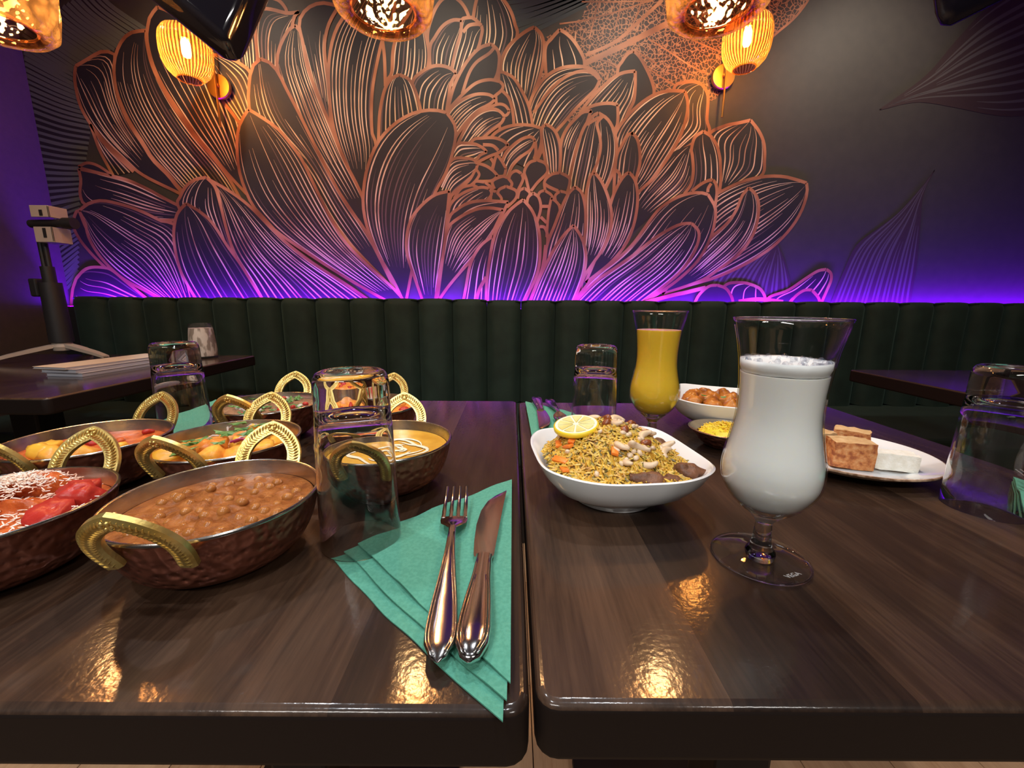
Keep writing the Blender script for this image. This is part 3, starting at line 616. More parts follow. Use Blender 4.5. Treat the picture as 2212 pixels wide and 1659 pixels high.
def pendant(x, y, zb, label):
    t = thing('pendant_lamp', label, 'lamp', (x, y, zb), 0, None)
    prof = [(0.062, 0.010), (0.068, 0.001), (0.085, 0.000), (0.097, 0.012), (0.103, 0.05), (0.104, 0.10), (0.098, 0.15), (0.080, 0.19), (0.045, 0.205), (0.02, 0.207)]
    g = G(); g.lathe([(p[0], p[1]) for p in prof], 72)
    rn = random.Random(3); g.V = [(a * (1 + 0.012 * noise.noise(Vector((a, b, c)) * 60)), b * (1 + 0.012 * noise.noise(Vector((a, b, c)) * 60 + Vector((5, 0, 0)))), c) for a, b, c in g.V]
    g.build('shade', M['pendant_glass'], t, 180)
    g = G(); g.tube([(0.063 * cos(a), 0.063 * sin(a), 0.010) for a in [2 * pi * k / 48 for k in range(49)]], 0.0025, 8, cap=False); g.build('rim', M['pendant_glass'], t, 180)
    g = G(); g.lathe([(0, 0.26), (0.006, 0.255), (0.022, 0.235), (0.024, 0.207), (0.018, 0.205), (0.017, 0.16), (0, 0.16)], 24); g.build('socket', M['gold'], t)
    g = G(); g.lathe([(0, 0.159), (0.012, 0.155), (0.026, 0.125), (0.030, 0.10), (0.024, 0.075), (0, 0.064)], 20); g.build('bulb', M['bulb'], t, 180)
    g = G(); g.tube([(0, 0, 0.255), (0, 0, CEIL - zb - 0.02)], 0.003, 8); g.build('cord', M['black_plastic'], t)
    g = G(); g.lathe([(0, CEIL - zb - 0.0005), (0.05, CEIL - zb - 0.0005), (0.05, CEIL - zb - 0.02), (0, CEIL - zb - 0.022)], 32); g.build('ceiling_cup', M['gold'], t)
    light('pendant_light', 'POINT', (x, y, zb + 0.045), PENDANT_W, WARM, shadow_soft_size=0.018)
pendant(-1.065, 0.98, 1.500, 'textured amber glass pendant lamp hanging over the side-table end of the row')
pendant(-0.265, 0.98, 1.525, 'textured amber glass pendant lamp, middle one of three in the row')
pendant(0.412, 0.98, 1.532, 'textured amber glass pendant lamp hanging just in front of a wall sconce')
def spot(x, y, power, label, cone, color=COOL):
    t = thing('ceiling_spotlight', label, 'lamp', (x, y, CEIL), 0, 'ceiling spotlights')
    g = G(); g.lathe([(0.038, -0.0005), (0.048, -0.0005), (0.050, -0.008), (0.040, -0.012), (0.038, -0.006)], 32, closed=True); g.build('ring', M['white_glaze'], t)
    g = G(); g.lathe([(0, -0.004), (0.038, -0.004)], 24); g.build('lens', M['lens'], t, 0, recalc=False)
    l = light('spot_light', 'SPOT', (x, y, CEIL - 0.03), power, color, shadow_soft_size=0.03, spot_size=radians(cone), spot_blend=1.0)
    return l
for x, y, p, cone, lab in ((-1.25, 1.48, WASH_W, 160, 'small round ceiling spotlight added to light the left end of the mural'), (-0.35, 1.48, WASH_W, 160, 'small round ceiling spotlight added to light the heart of the mural'),  # both are unseen wash lamps, added to brighten the mural wall
        (0.55, 1.48, WASH_W, 160, 'small round ceiling spotlight added to light the mural near the skeleton leaf'), (1.60, 1.48, WASH_W * 1.3, 160, 'small round ceiling spotlight above the bare dark wall'),  # the skeleton-leaf spot is also an unseen lamp added for wall light
        (-0.79, 1.98, 0.5, 120, 'small round ceiling spotlight close to the wall over the banquette'), (1.02, 1.79, 0.5, 120, 'small round ceiling spotlight close to the wall by the amber sconce'),
        (-0.75, 0.75, DOWN_W, 110, 'small round ceiling spotlight added to brighten the curry bowls'), (0.20, 0.75, DOWN_W, 110, 'small round ceiling spotlight added to brighten the biryani dish'),  # unseen downlights added so the food and tabletops get enough light
        (-0.55, -0.25, DOWN_W, 110, 'small round ceiling spotlight added to light the curry-bowl table from the front'), (0.25, -0.25, DOWN_W, 110, 'small round ceiling spotlight added to light the milkshake table from the front')):  # added camera-side pair, unseen, for light on the fronts of the dishes
    l = spot(x, y, p, lab, 92 if cone == 160 else cone, WASH_C if cone == 160 else COOL)
    if cone == 160: l.rotation_euler = (Vector((x, WALL, 1.85)) - l.location).to_track_quat('-Z', 'Y').to_euler()
def panel(x, y, label, hw=0.62):
    t = thing('ceiling_panel', label, 'lamp', (x, y, CEIL), 0, 'ceiling light panels behind the diner')
    g = G(); g.box((-hw, -0.17, -0.022), (hw, 0.17, -0.001)); g.build('frame', M['white_glaze'], t, 0)
    g = G(); g.add([(-hw + 0.02, -0.15, -0.0225), (-hw + 0.02, 0.15, -0.0225), (hw - 0.02, 0.15, -0.0225), (hw - 0.02, -0.15, -0.0225)], [(0, 1, 2, 3)]); g.build('diffuser', M['panel'], t, 0, recalc=False)
panel(-0.85, -1.65, 'long white ceiling light panel behind the diner at the curry-bowl table')
panel(1.25, -1.65, 'short white ceiling light panel behind the diner at the milkshake table', 0.32)

# glossy hanging fixtures at the top of the view
def wedge(name, pts, thick, m, label):
    bm = bmesh.new(); nrm = Vector(thick)
    for p in pts:
        bm.verts.new(Vector(p)); bm.verts.new(Vector(p) + nrm)
    bmesh.ops.convex_hull(bm, input=bm.verts)
    bmesh.ops.dissolve_limit(bm, angle_limit=0.02, verts=bm.verts, edges=bm.edges)
    bmesh.ops.bevel(bm, geom=bm.edges[:], offset=0.018, segments=4, profile=0.5, affect='EDGES', clamp_overlap=True)
    bmesh.ops.recalc_face_normals(bm, faces=bm.faces)
    me = bpy.data.meshes.new(name); bm.to_mesh(me); bm.free(); me.materials.append(m)
    me.polygons.foreach_set('use_smooth', [True] * len(me.polygons)); me.set_sharp_from_angle(angle=radians(50))
    o = bpy.data.objects.new(name, me); COL.objects.link(o); return tag(o, label, 'fixture')
def ray_at(px, py, Y):
    d = fw + rt * ((px - 1106) / FPX) - up * ((py - 829.5) / FPX); return EYE + d * (Y / d.y)
wa = wedge('hanging_fixture', [(-0.727, 1.25, 1.540), (-1.06, 1.10, 1.800), (-0.615, 1.30, 1.800), (-0.98, 1.20, 2.15), (-0.70, 1.32, 2.15)], (0.0, -0.05, 0.06), M['black_gloss'], 'glossy black wedge-shaped fixture hanging point down beside a wall sconce')
g = G(); g.tube([(-0.83, 1.28, 2.12), (-0.83, 1.28, CEIL - 0.001)], 0.012, 10); g.build('ceiling_rod', M['black_plastic'], wa)
wb_ = wedge('hanging_fixture', [(1.250, 1.42, 1.735), (1.185, 1.40, 1.86), (1.62, 1.36, 1.905), (1.25, 1.44, 2.15), (1.50, 1.44, 2.15)], (0.01, -0.04, 0.06), M['navy_gloss'], 'dark navy wedge-shaped fixture hanging at the top over the bare wall')
g = G(); g.tube([(1.38, 1.46, 2.12), (1.38, 1.46, CEIL - 0.001)], 0.012, 10); g.build('ceiling_rod', M['black_plastic'], wb_)

# ------------------------------------------------------------------ copper serving bowls
BR, BH = 0.0735, 0.052
BPROF = [(0.48, 0.0), (0.60, 0.035), (0.72, 0.12), (0.83, 0.27), (0.915, 0.50), (0.968, 0.76), (1.0, 1.0)]
def brad(z, R=BR, H=BH):
    f = max(0.0, min(1.0, z / H))
    for (r0_, z0), (r1_, z1) in zip(BPROF, BPROF[1:]):
        if f <= z1: return R * (r0_ + (r1_ - r0_) * (f - z0) / (z1 - z0))
    return R
def handle(parent, R, H, sgn, s=1.0):
    # pointed arch of flat brass leaning outward from the rim
    half = [(-0.0225, -0.012), (-0.0245, 0.002), (-0.0235, 0.013), (-0.0185, 0.023), (-0.010, 0.031), (0.0, 0.0365)]
    pts = cr([(a * s, b * s, 0) for a, b in half], 4); pts = pts + [Vector((-p.x, p.y, 0)) for p in pts[-2::-1]]
    lean = radians(28)
    def T(p): # plane (x across, y up the arch, z outward)
        yy = p.y * cos(lean) - p.z * sin(lean); oo = p.y * sin(lean) + p.z * cos(lean)
        return Vector((p.x, sgn * (R * 0.985 + 0.003 + oo), H - 0.004 + yy))
    g = G(); n = len(pts); Rg = []
    for i, p in enumerate(pts):
        t = (pts[min(i + 1, n - 1)] - pts[max(i - 1, 0)]).normalized(); nn = Vector((-t.y, t.x, 0)); wd = 0.0062 * s; th = 0.0021 * s
        cs = [(-wd, -th), (wd, -th), (wd * 1.0, th * 0.6), (wd * 0.55, th * 1.5), (-wd * 0.55, th * 1.5), (-wd, th * 0.6)]
        Rg.append([T(p + nn * a + Vector((0, 0, b))) for a, b in cs])
    g.rings(Rg, 0, True, True, True); h = g.build('handle', M['brass'], parent, 30)
    g = G()
    for i in range(1, n - 1):
        p = pts[i]; t = (pts[i + 1] - pts[i - 1]).normalized(); nn = Vector((-t.y, t.x, 0)); up_ = 1 if i < n // 2 else -1
        for sd in (-1, 1):
            a = p + nn * sd * 0.0004 - t * up_ * 0.0012 + Vector((0, 0, 0.0027 * s)); b = p + nn * sd * 0.0044 * s + t * up_ * 0.0012 + Vector((0, 0, 0.0024 * s))
            for zz in (1, -1):
                A = Vector((a.x, a.y, a.z * zz)); B = Vector((b.x, b.y, b.z * zz))
                g.tube([T(A), T((A + B) / 2 + Vector((0, 0, 0.0005 * zz))), T(B)], [0.0005, 0.0009, 0.0004], 5)
    top = pts[n // 2]
    for k in range(6):
        a = 2 * pi * k / 6; q = top + Vector((0.0030 * cos(a), -0.0005 + 0.0030 * sin(a), 0.0030)); g.ell(T(q), (0.0016,) * 3, 6, 4); q.z *= -1; g.ell(T(q), (0.0016,) * 3, 6, 4)
    g.build('leaf_relief', M['brass'], h, 60)
    g = G()
    for sx in (-1, 1): g.ell((sx * 0.0215 * s, sgn * (R * 0.972), H - 0.011), (0.0032, 0.0024, 0.0032), 8, 5)
    g.build('rivet', M['brass'], h, 60)
def bowl(name, R, H, label, hs=1.0):
    t = thing(name, label, 'bowl', (0, 0, TZ))
    g = G(); out = cr([(r * R, z * H, 0) for r, z in BPROF], 4); prof = [(0, 0.0003)] + [(p.x, max(p.y, 0.0003)) for p in out]
    inn = [(max(p.x - 0.0010, 0), p.y + 0.0004) for p in out[::-1]]
    g.lathe(prof + inn + [(0, 0.0012)], 72); g.build('body', M['copper'], t, 50)
    inn2 = [(R + 0.0009, H - 0.0006), (R + 0.0010, H + 0.0008), (R, H + 0.0018), (R - 0.0012, H + 0.0012)] + [(p.x - 0.0016, p.y + 0.0012) for p in out[::-1]] + [(0, 0.0024)]
    bk = [(p.x - 0.0012, p.y + 0.0006) for p in out[::-1]] + [(0, 0.0016)]
    g = G(); g.lathe(bk[::-1] + inn2, 72); g.build('lining', M['steel'], t, 50)
    for s in (-1, 1): handle(t, R, H, s, hs)
    return t
BOWLS = {  # centre x, y, handle axis rotation (deg from +y), label
 'A': (-0.235, 0.313, 3, 'copper bowl with brass handles, holding brown chickpea curry beside the upturned tumbler'),
 'B': (-0.395, 0.292, 3, 'copper bowl with brass handles, holding red curry under grated cheese'),
 'C': (-0.475, 0.452, -6, 'copper bowl with brass handles, holding red curry with yellow potato chunks'),
 'D': (-0.320, 0.452, 0, 'copper bowl with brass handles, holding orange curry topped with coriander and onion'),
 'E': (-0.371, 0.622, 2, 'copper bowl with brass handles, holding dark dish chopped with coriander at the far corner'),
 'F': (-0.218, 0.615, -10, 'copper bowl with brass handles, holding orange curry behind the tumbler'),
 'G': (-0.143, 0.453, 0, 'copper bowl with brass handles, holding yellow curry with a swirl of cream')}
proto = bowl('serving_bowl', BR, BH, 'x')
for i, (k, (x, y, a, lab)) in enumerate(BOWLS.items()):
    o = proto if i == 0 else copy_tree(proto)
    o.location = (x, y, TZ + 0.0002); o.rotation_euler.z = radians(a); o['label'] = lab; o['group'] = 'copper curry bowls'

def fill(name, key, level, m, amp, freq, seed, label, cat='food', R=BR, H=BH, c=None, dome=0.0, kind=None):
    x, y = (BOWLS[key][0], BOWLS[key][1]) if c is None else c
    rmax = brad(level, R, H) - 0.0024; g = G(); R_ = []; seg = 64
    for i in range(20):
        r = rmax * (i / 19.0) if i else 1e-4; row = []
        for j in range(seg):
            a = 2 * pi * j / seg; px, py = r * cos(a), r * sin(a); e = min(1, (1 - i / 19) * 5)
            z = level + e * (amp * noise.fractal(Vector((px * freq, py * freq, seed)), 1.0, 2.0, 3) + dome * (1 - (i / 19) ** 2))
            row.append((px, py, z))
        R_.append(row)
    for z in [level * f for f in (0.75, 0.5, 0.3, 0.15)] + [0.006]:
        r = brad(z, R, H) - 0.0030; R_.append([(r * cos(2 * pi * j / seg), r * sin(2 * pi * j / seg), z) for j in range(seg)])
    g.rings(R_, 0, True, True, True); o = g.build(name, m, None, 60); o.location = (x, y, TZ + 0.0002)
    def hz(px, py): return level + amp * noise.fractal(Vector((px * freq, py * freq, seed)), 1.0, 2.0, 3) + dome * max(0, 1 - (px * px + py * py) / rmax ** 2)
    return tag(o, label, cat, None, kind), hz, rmax
def rdisc(r, rn):
    a = rn.uniform(0, 2 * pi); q = r * sqrt(rn.random()); return q * cos(a), q * sin(a)
def rrot(rn): return Matrix.Rotation(rn.uniform(0, 6.28), 3, 'Z') @ Matrix.Rotation(rn.uniform(-0.6, 0.6), 3, 'X') @ Matrix.Rotation(rn.uniform(-0.6, 0.6), 3, 'Y')
def lump(g, c, r, rn, rot=None, seg=12, rg=8, am=0.22, fr=90, mi=0, box=0.0):
    b = len(g.V); g.ell((0, 0, 0), r, seg, rg, mi); off = Vector((rn.uniform(0, 50),) * 3); rot = rot or rrot(rn)
    for i in range(b, len(g.V)):
        v = Vector(g.V[i])
        if box:
            q = Vector((v.x / r[0], v.y / r[1], v.z / r[2])); mx = max(abs(q.x), abs(q.y), abs(q.z), 1e-6); v = v * (1 + box * (q.length / mx - 1))
        v = v * (1 + am * noise.noise(v * fr + off)); g.V[i] = tuple(rot @ v + Vector(c))

M['chickpea_curry'] = noisy('chickpea_gravy', [(0.3, (0.14, 0.038, 0.008)), (0.55, (0.25, 0.078, 0.016)), (0.8, (0.36, 0.135, 0.035))], 90, 0.38, 0.4, 400, Specular_IOR_Level=0.3)
M['chickpea'] = noisy('chickpea_skin', [(0.3, (0.26, 0.085, 0.018)), (0.7, (0.40, 0.16, 0.042))], 80, 0.22, Specular_IOR_Level=0.35)
M['red_curry'] = noisy('red_gravy', [(0.3, (0.34, 0.050, 0.012)), (0.55, (0.52, 0.105, 0.022)), (0.8, (0.64, 0.20, 0.05))], 80, 0.3, 0.4, 350, Specular_IOR_Level=0.3)
M['tomato'] = noisy('red_paneer', [(0.3, (0.32, 0.014, 0.010)), (0.7, (0.48, 0.040, 0.026))], 60, 0.35, 0.2, 300, Specular_IOR_Level=0.3)
M['orange_curry'] = noisy('orange_gravy', [(0.3, (0.50, 0.13, 0.02)), (0.55, (0.68, 0.25, 0.04)), (0.8, (0.75, 0.36, 0.08))], 60, 0.25, 0.3, 300, Specular_IOR_Level=0.3)
M['potato'] = noisy('curried_potato', [(0.3, (0.68, 0.22, 0.03)), (0.7, (0.80, 0.42, 0.05))], 70, 0.35, 0.2, 250, Specular_IOR_Level=0.3)
M['yellow_potato'] = noisy('yellow_potato', [(0.3, (0.62, 0.28, 0.02)), (0.7, (0.76, 0.42, 0.04))], 50, 0.35)
M['yellow_curry'] = noisy('yellow_gravy', [(0.3, (0.55, 0.27, 0.03)), (0.6, (0.68, 0.38, 0.05)), (0.8, (0.72, 0.45, 0.10))], 40, 0.2, 0.08, 250, Specular_IOR_Level=0.3)
M['cream'] = mat('cream', (0.85, 0.78, 0.58), 0.25)
M['herb_curry'] = noisy('brown_dal', [(0.3, (0.10, 0.055, 0.03)), (0.6, (0.28, 0.15, 0.08)), (0.8, (0.40, 0.26, 0.15))], 120, 0.4, 0.5, 350)
M['leaf_green'] = noisy('coriander_leaf', [(0.3, (0.035, 0.13, 0.02)), (0.7, (0.14, 0.28, 0.08))], 80, 0.45)
M['onion'] = mat('purple_onion', (0.30, 0.03, 0.12), 0.3)
M['onion_pale'] = mat('pale_onion', (0.50, 0.41, 0.36), 0.4)
M['shred'] = island_mat('grated_cheese', [(0.0, (0.82, 0.50, 0.36)), (0.4, (0.86, 0.66, 0.52)), (1.0, (0.88, 0.82, 0.76))], 0.5)

def parts_of(o, name, m, items, smooth=60):
    for f in items:
        g = G(); f(g); g.build(name, m, o, smooth)
# A chickpeas
o, hz, rm = fill('chickpea_curry', 'A', 0.041, M['chickpea_curry'], 0.0036, 120, 1.3, 'brown chickpea curry filling the copper bowl beside the upturned tumbler')
rn = random.Random(11); done = []
while len(done) < 62:
    p = rdisc(rm - 0.008, rn)
    if all((p[0] - q[0]) ** 2 + (p[1] - q[1]) ** 2 > 0.0082 ** 2 for q in done): done.append(p)
for p in done:
    g = G(); r = rn.uniform(0.0042, 0.0054); lump(g, (p[0], p[1], hz(*p) + rn.uniform(-0.0030, -0.0002)), (r, r * 0.9, r * 0.85), rn, None, 10, 7, 0.15, 120); g.build('chickpea', M['chickpea'], o, 180)
# B red paneer with grated cheese
o, hz, rm = fill('red_curry', 'B', 0.040, M['red_curry'], 0.0030, 60, 4.1, 'orange-red curry filling the copper bowl sprinkled with grated cheese', dome=0.004)
rn = random.Random(5)
for c, r in (((0.041, 0.026, 0.046), (0.014, 0.011, 0.010)), ((0.045, 0.000, 0.044), (0.011, 0.015, 0.007)), ((0.036, 0.034, 0.046), (0.013, 0.011, 0.010)), ((-0.005, 0.040, 0.047), (0.018, 0.011, 0.011)), ((-0.030, 0.022, 0.047), (0.018, 0.014, 0.012)), ((0.018, 0.012, 0.044), (0.015, 0.012, 0.007)), ((0.0, -0.025, 0.044), (0.017, 0.013, 0.006))):
    g = G(); lump(g, c, r, rn, Matrix.Rotation(rn.uniform(-0.5, 0.5), 3, 'Z') @ Matrix.Rotation(rn.uniform(-0.4, 0.4), 3, 'X'), 20, 12, 0.35, 110, 0, 0.75); g.build('red_chunk', M['tomato'] if c[0] > 0.03 else M['red_curry'], o, 180)
g = G()
for k in range(1500):
    if k < 900: x = rn.gauss(-0.012, 0.016); y = rn.gauss(0.030, 0.014); zz = 0.060 - 900 * 0.010 * ((x + 0.012) ** 2 + (y - 0.03) ** 2) + rn.uniform(0, 0.003)
    else: x, y = rdisc(rm - 0.006, rn); zz = hz(x, y) + 0.002 + (0.004 if x > 0.03 and y > 0 else 0)
    if x * x + y * y > (rm - 0.006) ** 2: continue
    zz = max(zz, hz(x, y) + 0.001); a = rn.uniform(0, pi); ln = rn.uniform(0.0012, 0.0030); d = Vector((cos(a), sin(a), rn.uniform(-0.5, 0.5))) * ln; c = Vector((x, y, zz))
    g.tube([c - d, c, c + d], [0.0003, 0.00050, 0.0003], 4)
sh = g.build('grated_cheese', M['shred'], o, 0); sh['kind'] = 'stuff'
# C red with yellow potato
o, hz, rm = fill('potato_curry', 'C', 0.040, M['red_curry'], 0.0026, 70, 7.7, 'red curry with yellow potato filling the copper bowl nearest the dark table edge')
rn = random.Random(8)
for c, r in (((-0.022, -0.030, 0.045), (0.013, 0.011, 0.009)), ((0.000, -0.040, 0.044), (0.011, 0.010, 0.008)), ((-0.038, -0.012, 0.044), (0.011, 0.012, 0.007)), ((0.022, -0.030, 0.044), (0.012, 0.010, 0.008)), ((0.040, -0.012, 0.043), (0.010, 0.009, 0.007))):
    g = G(); lump(g, c, r, rn, None, 16, 10, 0.35, 110, 0, 0.5); g.build('potato_chunk', M['yellow_potato'] if c[0] < -0.01 else M['potato'], o, 180)
for k in range(12):
    p = rdisc(rm - 0.012, rn); g = G(); lump(g, (p[0], p[1], hz(*p) + 0.001), (0.008, 0.006, 0.004), rn, None, 10, 6, 0.3, 120); g.build('tomato_chunk', M['red_curry'] if k % 3 else M['tomato'], o, 180)
# coriander leaf helper
def leafy(g, c, s, rn, curl=0.3):
    a0 = rn.uniform(0, 2 * pi); c = Vector(c); rot = Matrix.Rotation(a0, 3, 'Z') @ Matrix.Rotation(rn.uniform(-curl, curl), 3, 'X')
    n = 18; V = [c + rot @ Vector((0, 0, s * 0.15))]
    for j in range(n):
        a = 2 * pi * j / n; r = s * (0.72 + 0.28 * cos(3 * a) + 0.14 * cos(9 * a)); V.append(c + rot @ Vector((r * cos(a), r * sin(a), s * 0.12 * cos(3 * a))))
    b = len(V); V += [v - Vector((0, 0, 0.0004)) for v in V]
    F = [(0, 1 + j, 1 + (j + 1) % n) for j in range(n)] + [(b, b + 1 + (j + 1) % n, b + 1 + j) for j in range(n)] + [(1 + j, b + 1 + j, b + 1 + (j + 1) % n, 1 + (j + 1) % n) for j in range(n)]
    g.add(V, F)
# D
o, hz, rm = fill('vegetable_curry', 'D', 0.041, M['orange_curry'], 0.0022, 60, 2.2, 'orange curry of potatoes under green coriander leaves, central among the copper bowls')
rn = random.Random(21)
for c, r, mm in (((0.030, 0.030, 0.045), (0.014, 0.011, 0.009), 'potato'), ((0.048, 0.018, 0.044), (0.012, 0.010, 0.008), 'potato'), ((0.010, -0.040, 0.045), (0.013, 0.011, 0.010), 'potato'), ((0.028, -0.030, 0.044), (0.012, 0.010, 0.008), 'potato'), ((-0.010, -0.012, 0.045), (0.013, 0.010, 0.010), 'orange_curry'), ((0.012, 0.002, 0.046), (0.009, 0.008, 0.009), 'yellow_potato'), ((-0.042, -0.034, 0.044), (0.014, 0.010, 0.006), 'yellow_potato'), ((0.002, 0.046, 0.045), (0.010, 0.009, 0.010), 'potato'), ((0.045, -0.010, 0.044), (0.011, 0.009, 0.008), 'potato'), ((-0.020, 0.012, 0.044), (0.009, 0.008, 0.006), 'orange_curry'), ((0.034, 0.004, 0.044), (0.010, 0.009, 0.007), 'orange_curry')):
    g = G(); lump(g, c, r, rn, None, 16, 10, 0.38, 120, 0, 0.5); g.build('vegetable_chunk', M[mm], o, 180)
for c, s in (((-0.026, -0.036, 0.049), 0.011), ((-0.012, 0.040, 0.058), 0.009), ((-0.004, 0.030, 0.054), 0.008), ((-0.020, 0.022, 0.052), 0.009), ((0.010, 0.020, 0.053), 0.008), ((-0.006, 0.008, 0.055), 0.008), ((0.032, 0.016, 0.053), 0.006), ((-0.034, 0.010, 0.048), 0.009), ((-0.030, -0.006, 0.049), 0.009), ((0.040, 0.030, 0.053), 0.006), ((-0.040, -0.010, 0.048), 0.007), ((-0.050, 0.006, 0.047), 0.006), ((0.004, -0.020, 0.054), 0.006), ((0.024, 0.036, 0.055), 0.006), ((0.012, 0.040, 0.056), 0.007)):
    g = G(); leafy(g, c, s * 1.25, rn); g.build('coriander_leaf', M['leaf_green'], o, 30)
for pts in ([(0.012, -0.014, 0.053), (0.024, -0.012, 0.056), (0.038, -0.014, 0.053)], [(0.014, -0.012, 0.052), (0.026, -0.009, 0.055), (0.038, -0.011, 0.052)]):
    g = G(); g.tube(cr(pts, 4), 0.0014, 6); g.build('onion_strip', M['onion'], o, 60)
for k in range(9):
    p = rdisc(0.035, rn); g = G(); a = rn.uniform(0, pi); d = Vector((cos(a), sin(a), 0.2)) * 0.006; c = Vector((p[0], p[1] + 0.01, 0.054)); g.tube([c - d, c + Vector((0, 0, 0.002)), c + d], [0.0007, 0.0012, 0.0007], 5); g.build('onion_shred', M['onion_pale'], o, 60)
# E
o, hz, rm = fill('herb_dish', 'E', 0.044, M['herb_curry'], 0.0035, 110, 9.1, 'brown dish thick with chopped coriander in the far corner copper bowl', dome=0.003)
rn = random.Random(31); g = G(); g2 = G()
for k in range(42):
    p = rdisc(rm - 0.010, rn); g = G(); leafy(g, (p[0], p[1], hz(*p) + 0.0035), rn.uniform(0.004, 0.0075), rn, 0.5); g.build('coriander_leaf', M['leaf_green'], o, 30)
for k in range(30):
    p = rdisc(rm - 0.010, rn); lump(g2, (p[0], p[1], hz(*p) + 0.001), (0.005, 0.004, 0.0035), rn, None, 8, 6, 0.3, 150, 0 if k % 3 else 1)
g2.build('onion_bits', [M['onion_pale'], M['tomato']], o, 180)['kind'] = 'stuff'
# F
o, hz, rm = fill('butter_curry', 'F', 0.042, M['orange_curry'], 0.0025, 60, 3.4, 'smooth orange curry in the copper bowl behind the upturned tumbler')
rn = random.Random(41)
for k in range(14):
    p = rdisc(rm - 0.012, rn); g = G(); lump(g, (p[0], p[1], hz(*p)), (0.010, 0.008, 0.006), rn, None, 10, 7, 0.25, 90); g.build('curry_chunk', M['orange_curry'] if k % 2 else M['tomato'], o, 180)
# G
o, hz, rm = fill('yellow_curry', 'G', 0.042, M['yellow_curry'], 0.0008, 40, 5.5, 'smooth yellow curry with white cream swirl in the copper bowl behind the tumbler')
rn = random.Random(51)
for k in range(13):
    ph = rn.uniform(-0.5, 0.5); r0_ = 0.006 + 0.0034 * k; pts = []
    for q in range(15):
        a = -2.2 + k * 0.9 + q * (2.4 / 14) + ph; rr = r0_ * (1 + 0.18 * sin(3 * a + k)); x, y = rr * cos(a) + 0.010, rr * 0.8 * sin(a) - 0.008
        pts.append((x, y, hz(x, y) + 0.0010))
    g = G(); g.tube(pts, [0.0003 + 0.0019 * sin(pi * (q + 0.3) / 14.6) for q in range(15)], 8, flat=0.35, upv=(0, 0, 1)); g.build('cream_swirl', M['cream'], o, 180)

# ------------------------------------------------------------------ tumblers (upside down)
def tumbler(name, x, y, label, s=1.0):
    t = thing(name, label, 'glass', (x, y, TZ + 0.0002), 0, None)
    H = 0.147
    outer = [(0.0326, 0.0), (0.0322, 0.03), (0.0312, 0.07), (0.0300, 0.105), (0.0292, 0.113), (0.0293, 0.120), (0.0290, 0.137), (0.0282, 0.1425), (0.0262, 0.1458), (0.0235, H), (0.020, 0.1462), (0.012, 0.1440), (0.0, 0.1435)]
    inner = [(0.0, 0.1190), (0.010, 0.1180), (0.019, 0.1150), (0.0248, 0.1095), (0.0276, 0.101), (0.0291, 0.085), (0.0304, 0.06), (0.0314, 0.03), (0.0320, 0.0004)]
    g = G(); g.lathe([(r * s, z * s) for r, z in inner + outer][::1], 64)
    # inner wall runs down to the rim, then the outer wall runs up: join them at the rim
    g = G(); g.lathe([(r * s, z * s) for r, z in inner] + [(0.0323 * s, 0.0)] + [(r * s, z * s) for r, z in outer[0:]], 64)
    g.build('tumbler_body', M['glass'], t, 60)
    return t
tumbler('tumbler', -0.1285, 0.329, 'upturned clear tumbler between the chickpea bowl and the laid green napkin')
tumbler('tumbler', -0.478, 0.591, 'upturned clear tumbler behind the red potato curry, before the side table')
tumbler('tumbler', 0.118, 0.585, 'upturned clear tumbler beside the orange mango drink')
tumbler('tumbler', 0.486, 0.400, 'upturned clear tumbler past the dessert plate, touching a napkin')
for o in COL.objects:
    if o.name == 'tumbler': o.location.z += 0.004   # stands on the napkin's corner

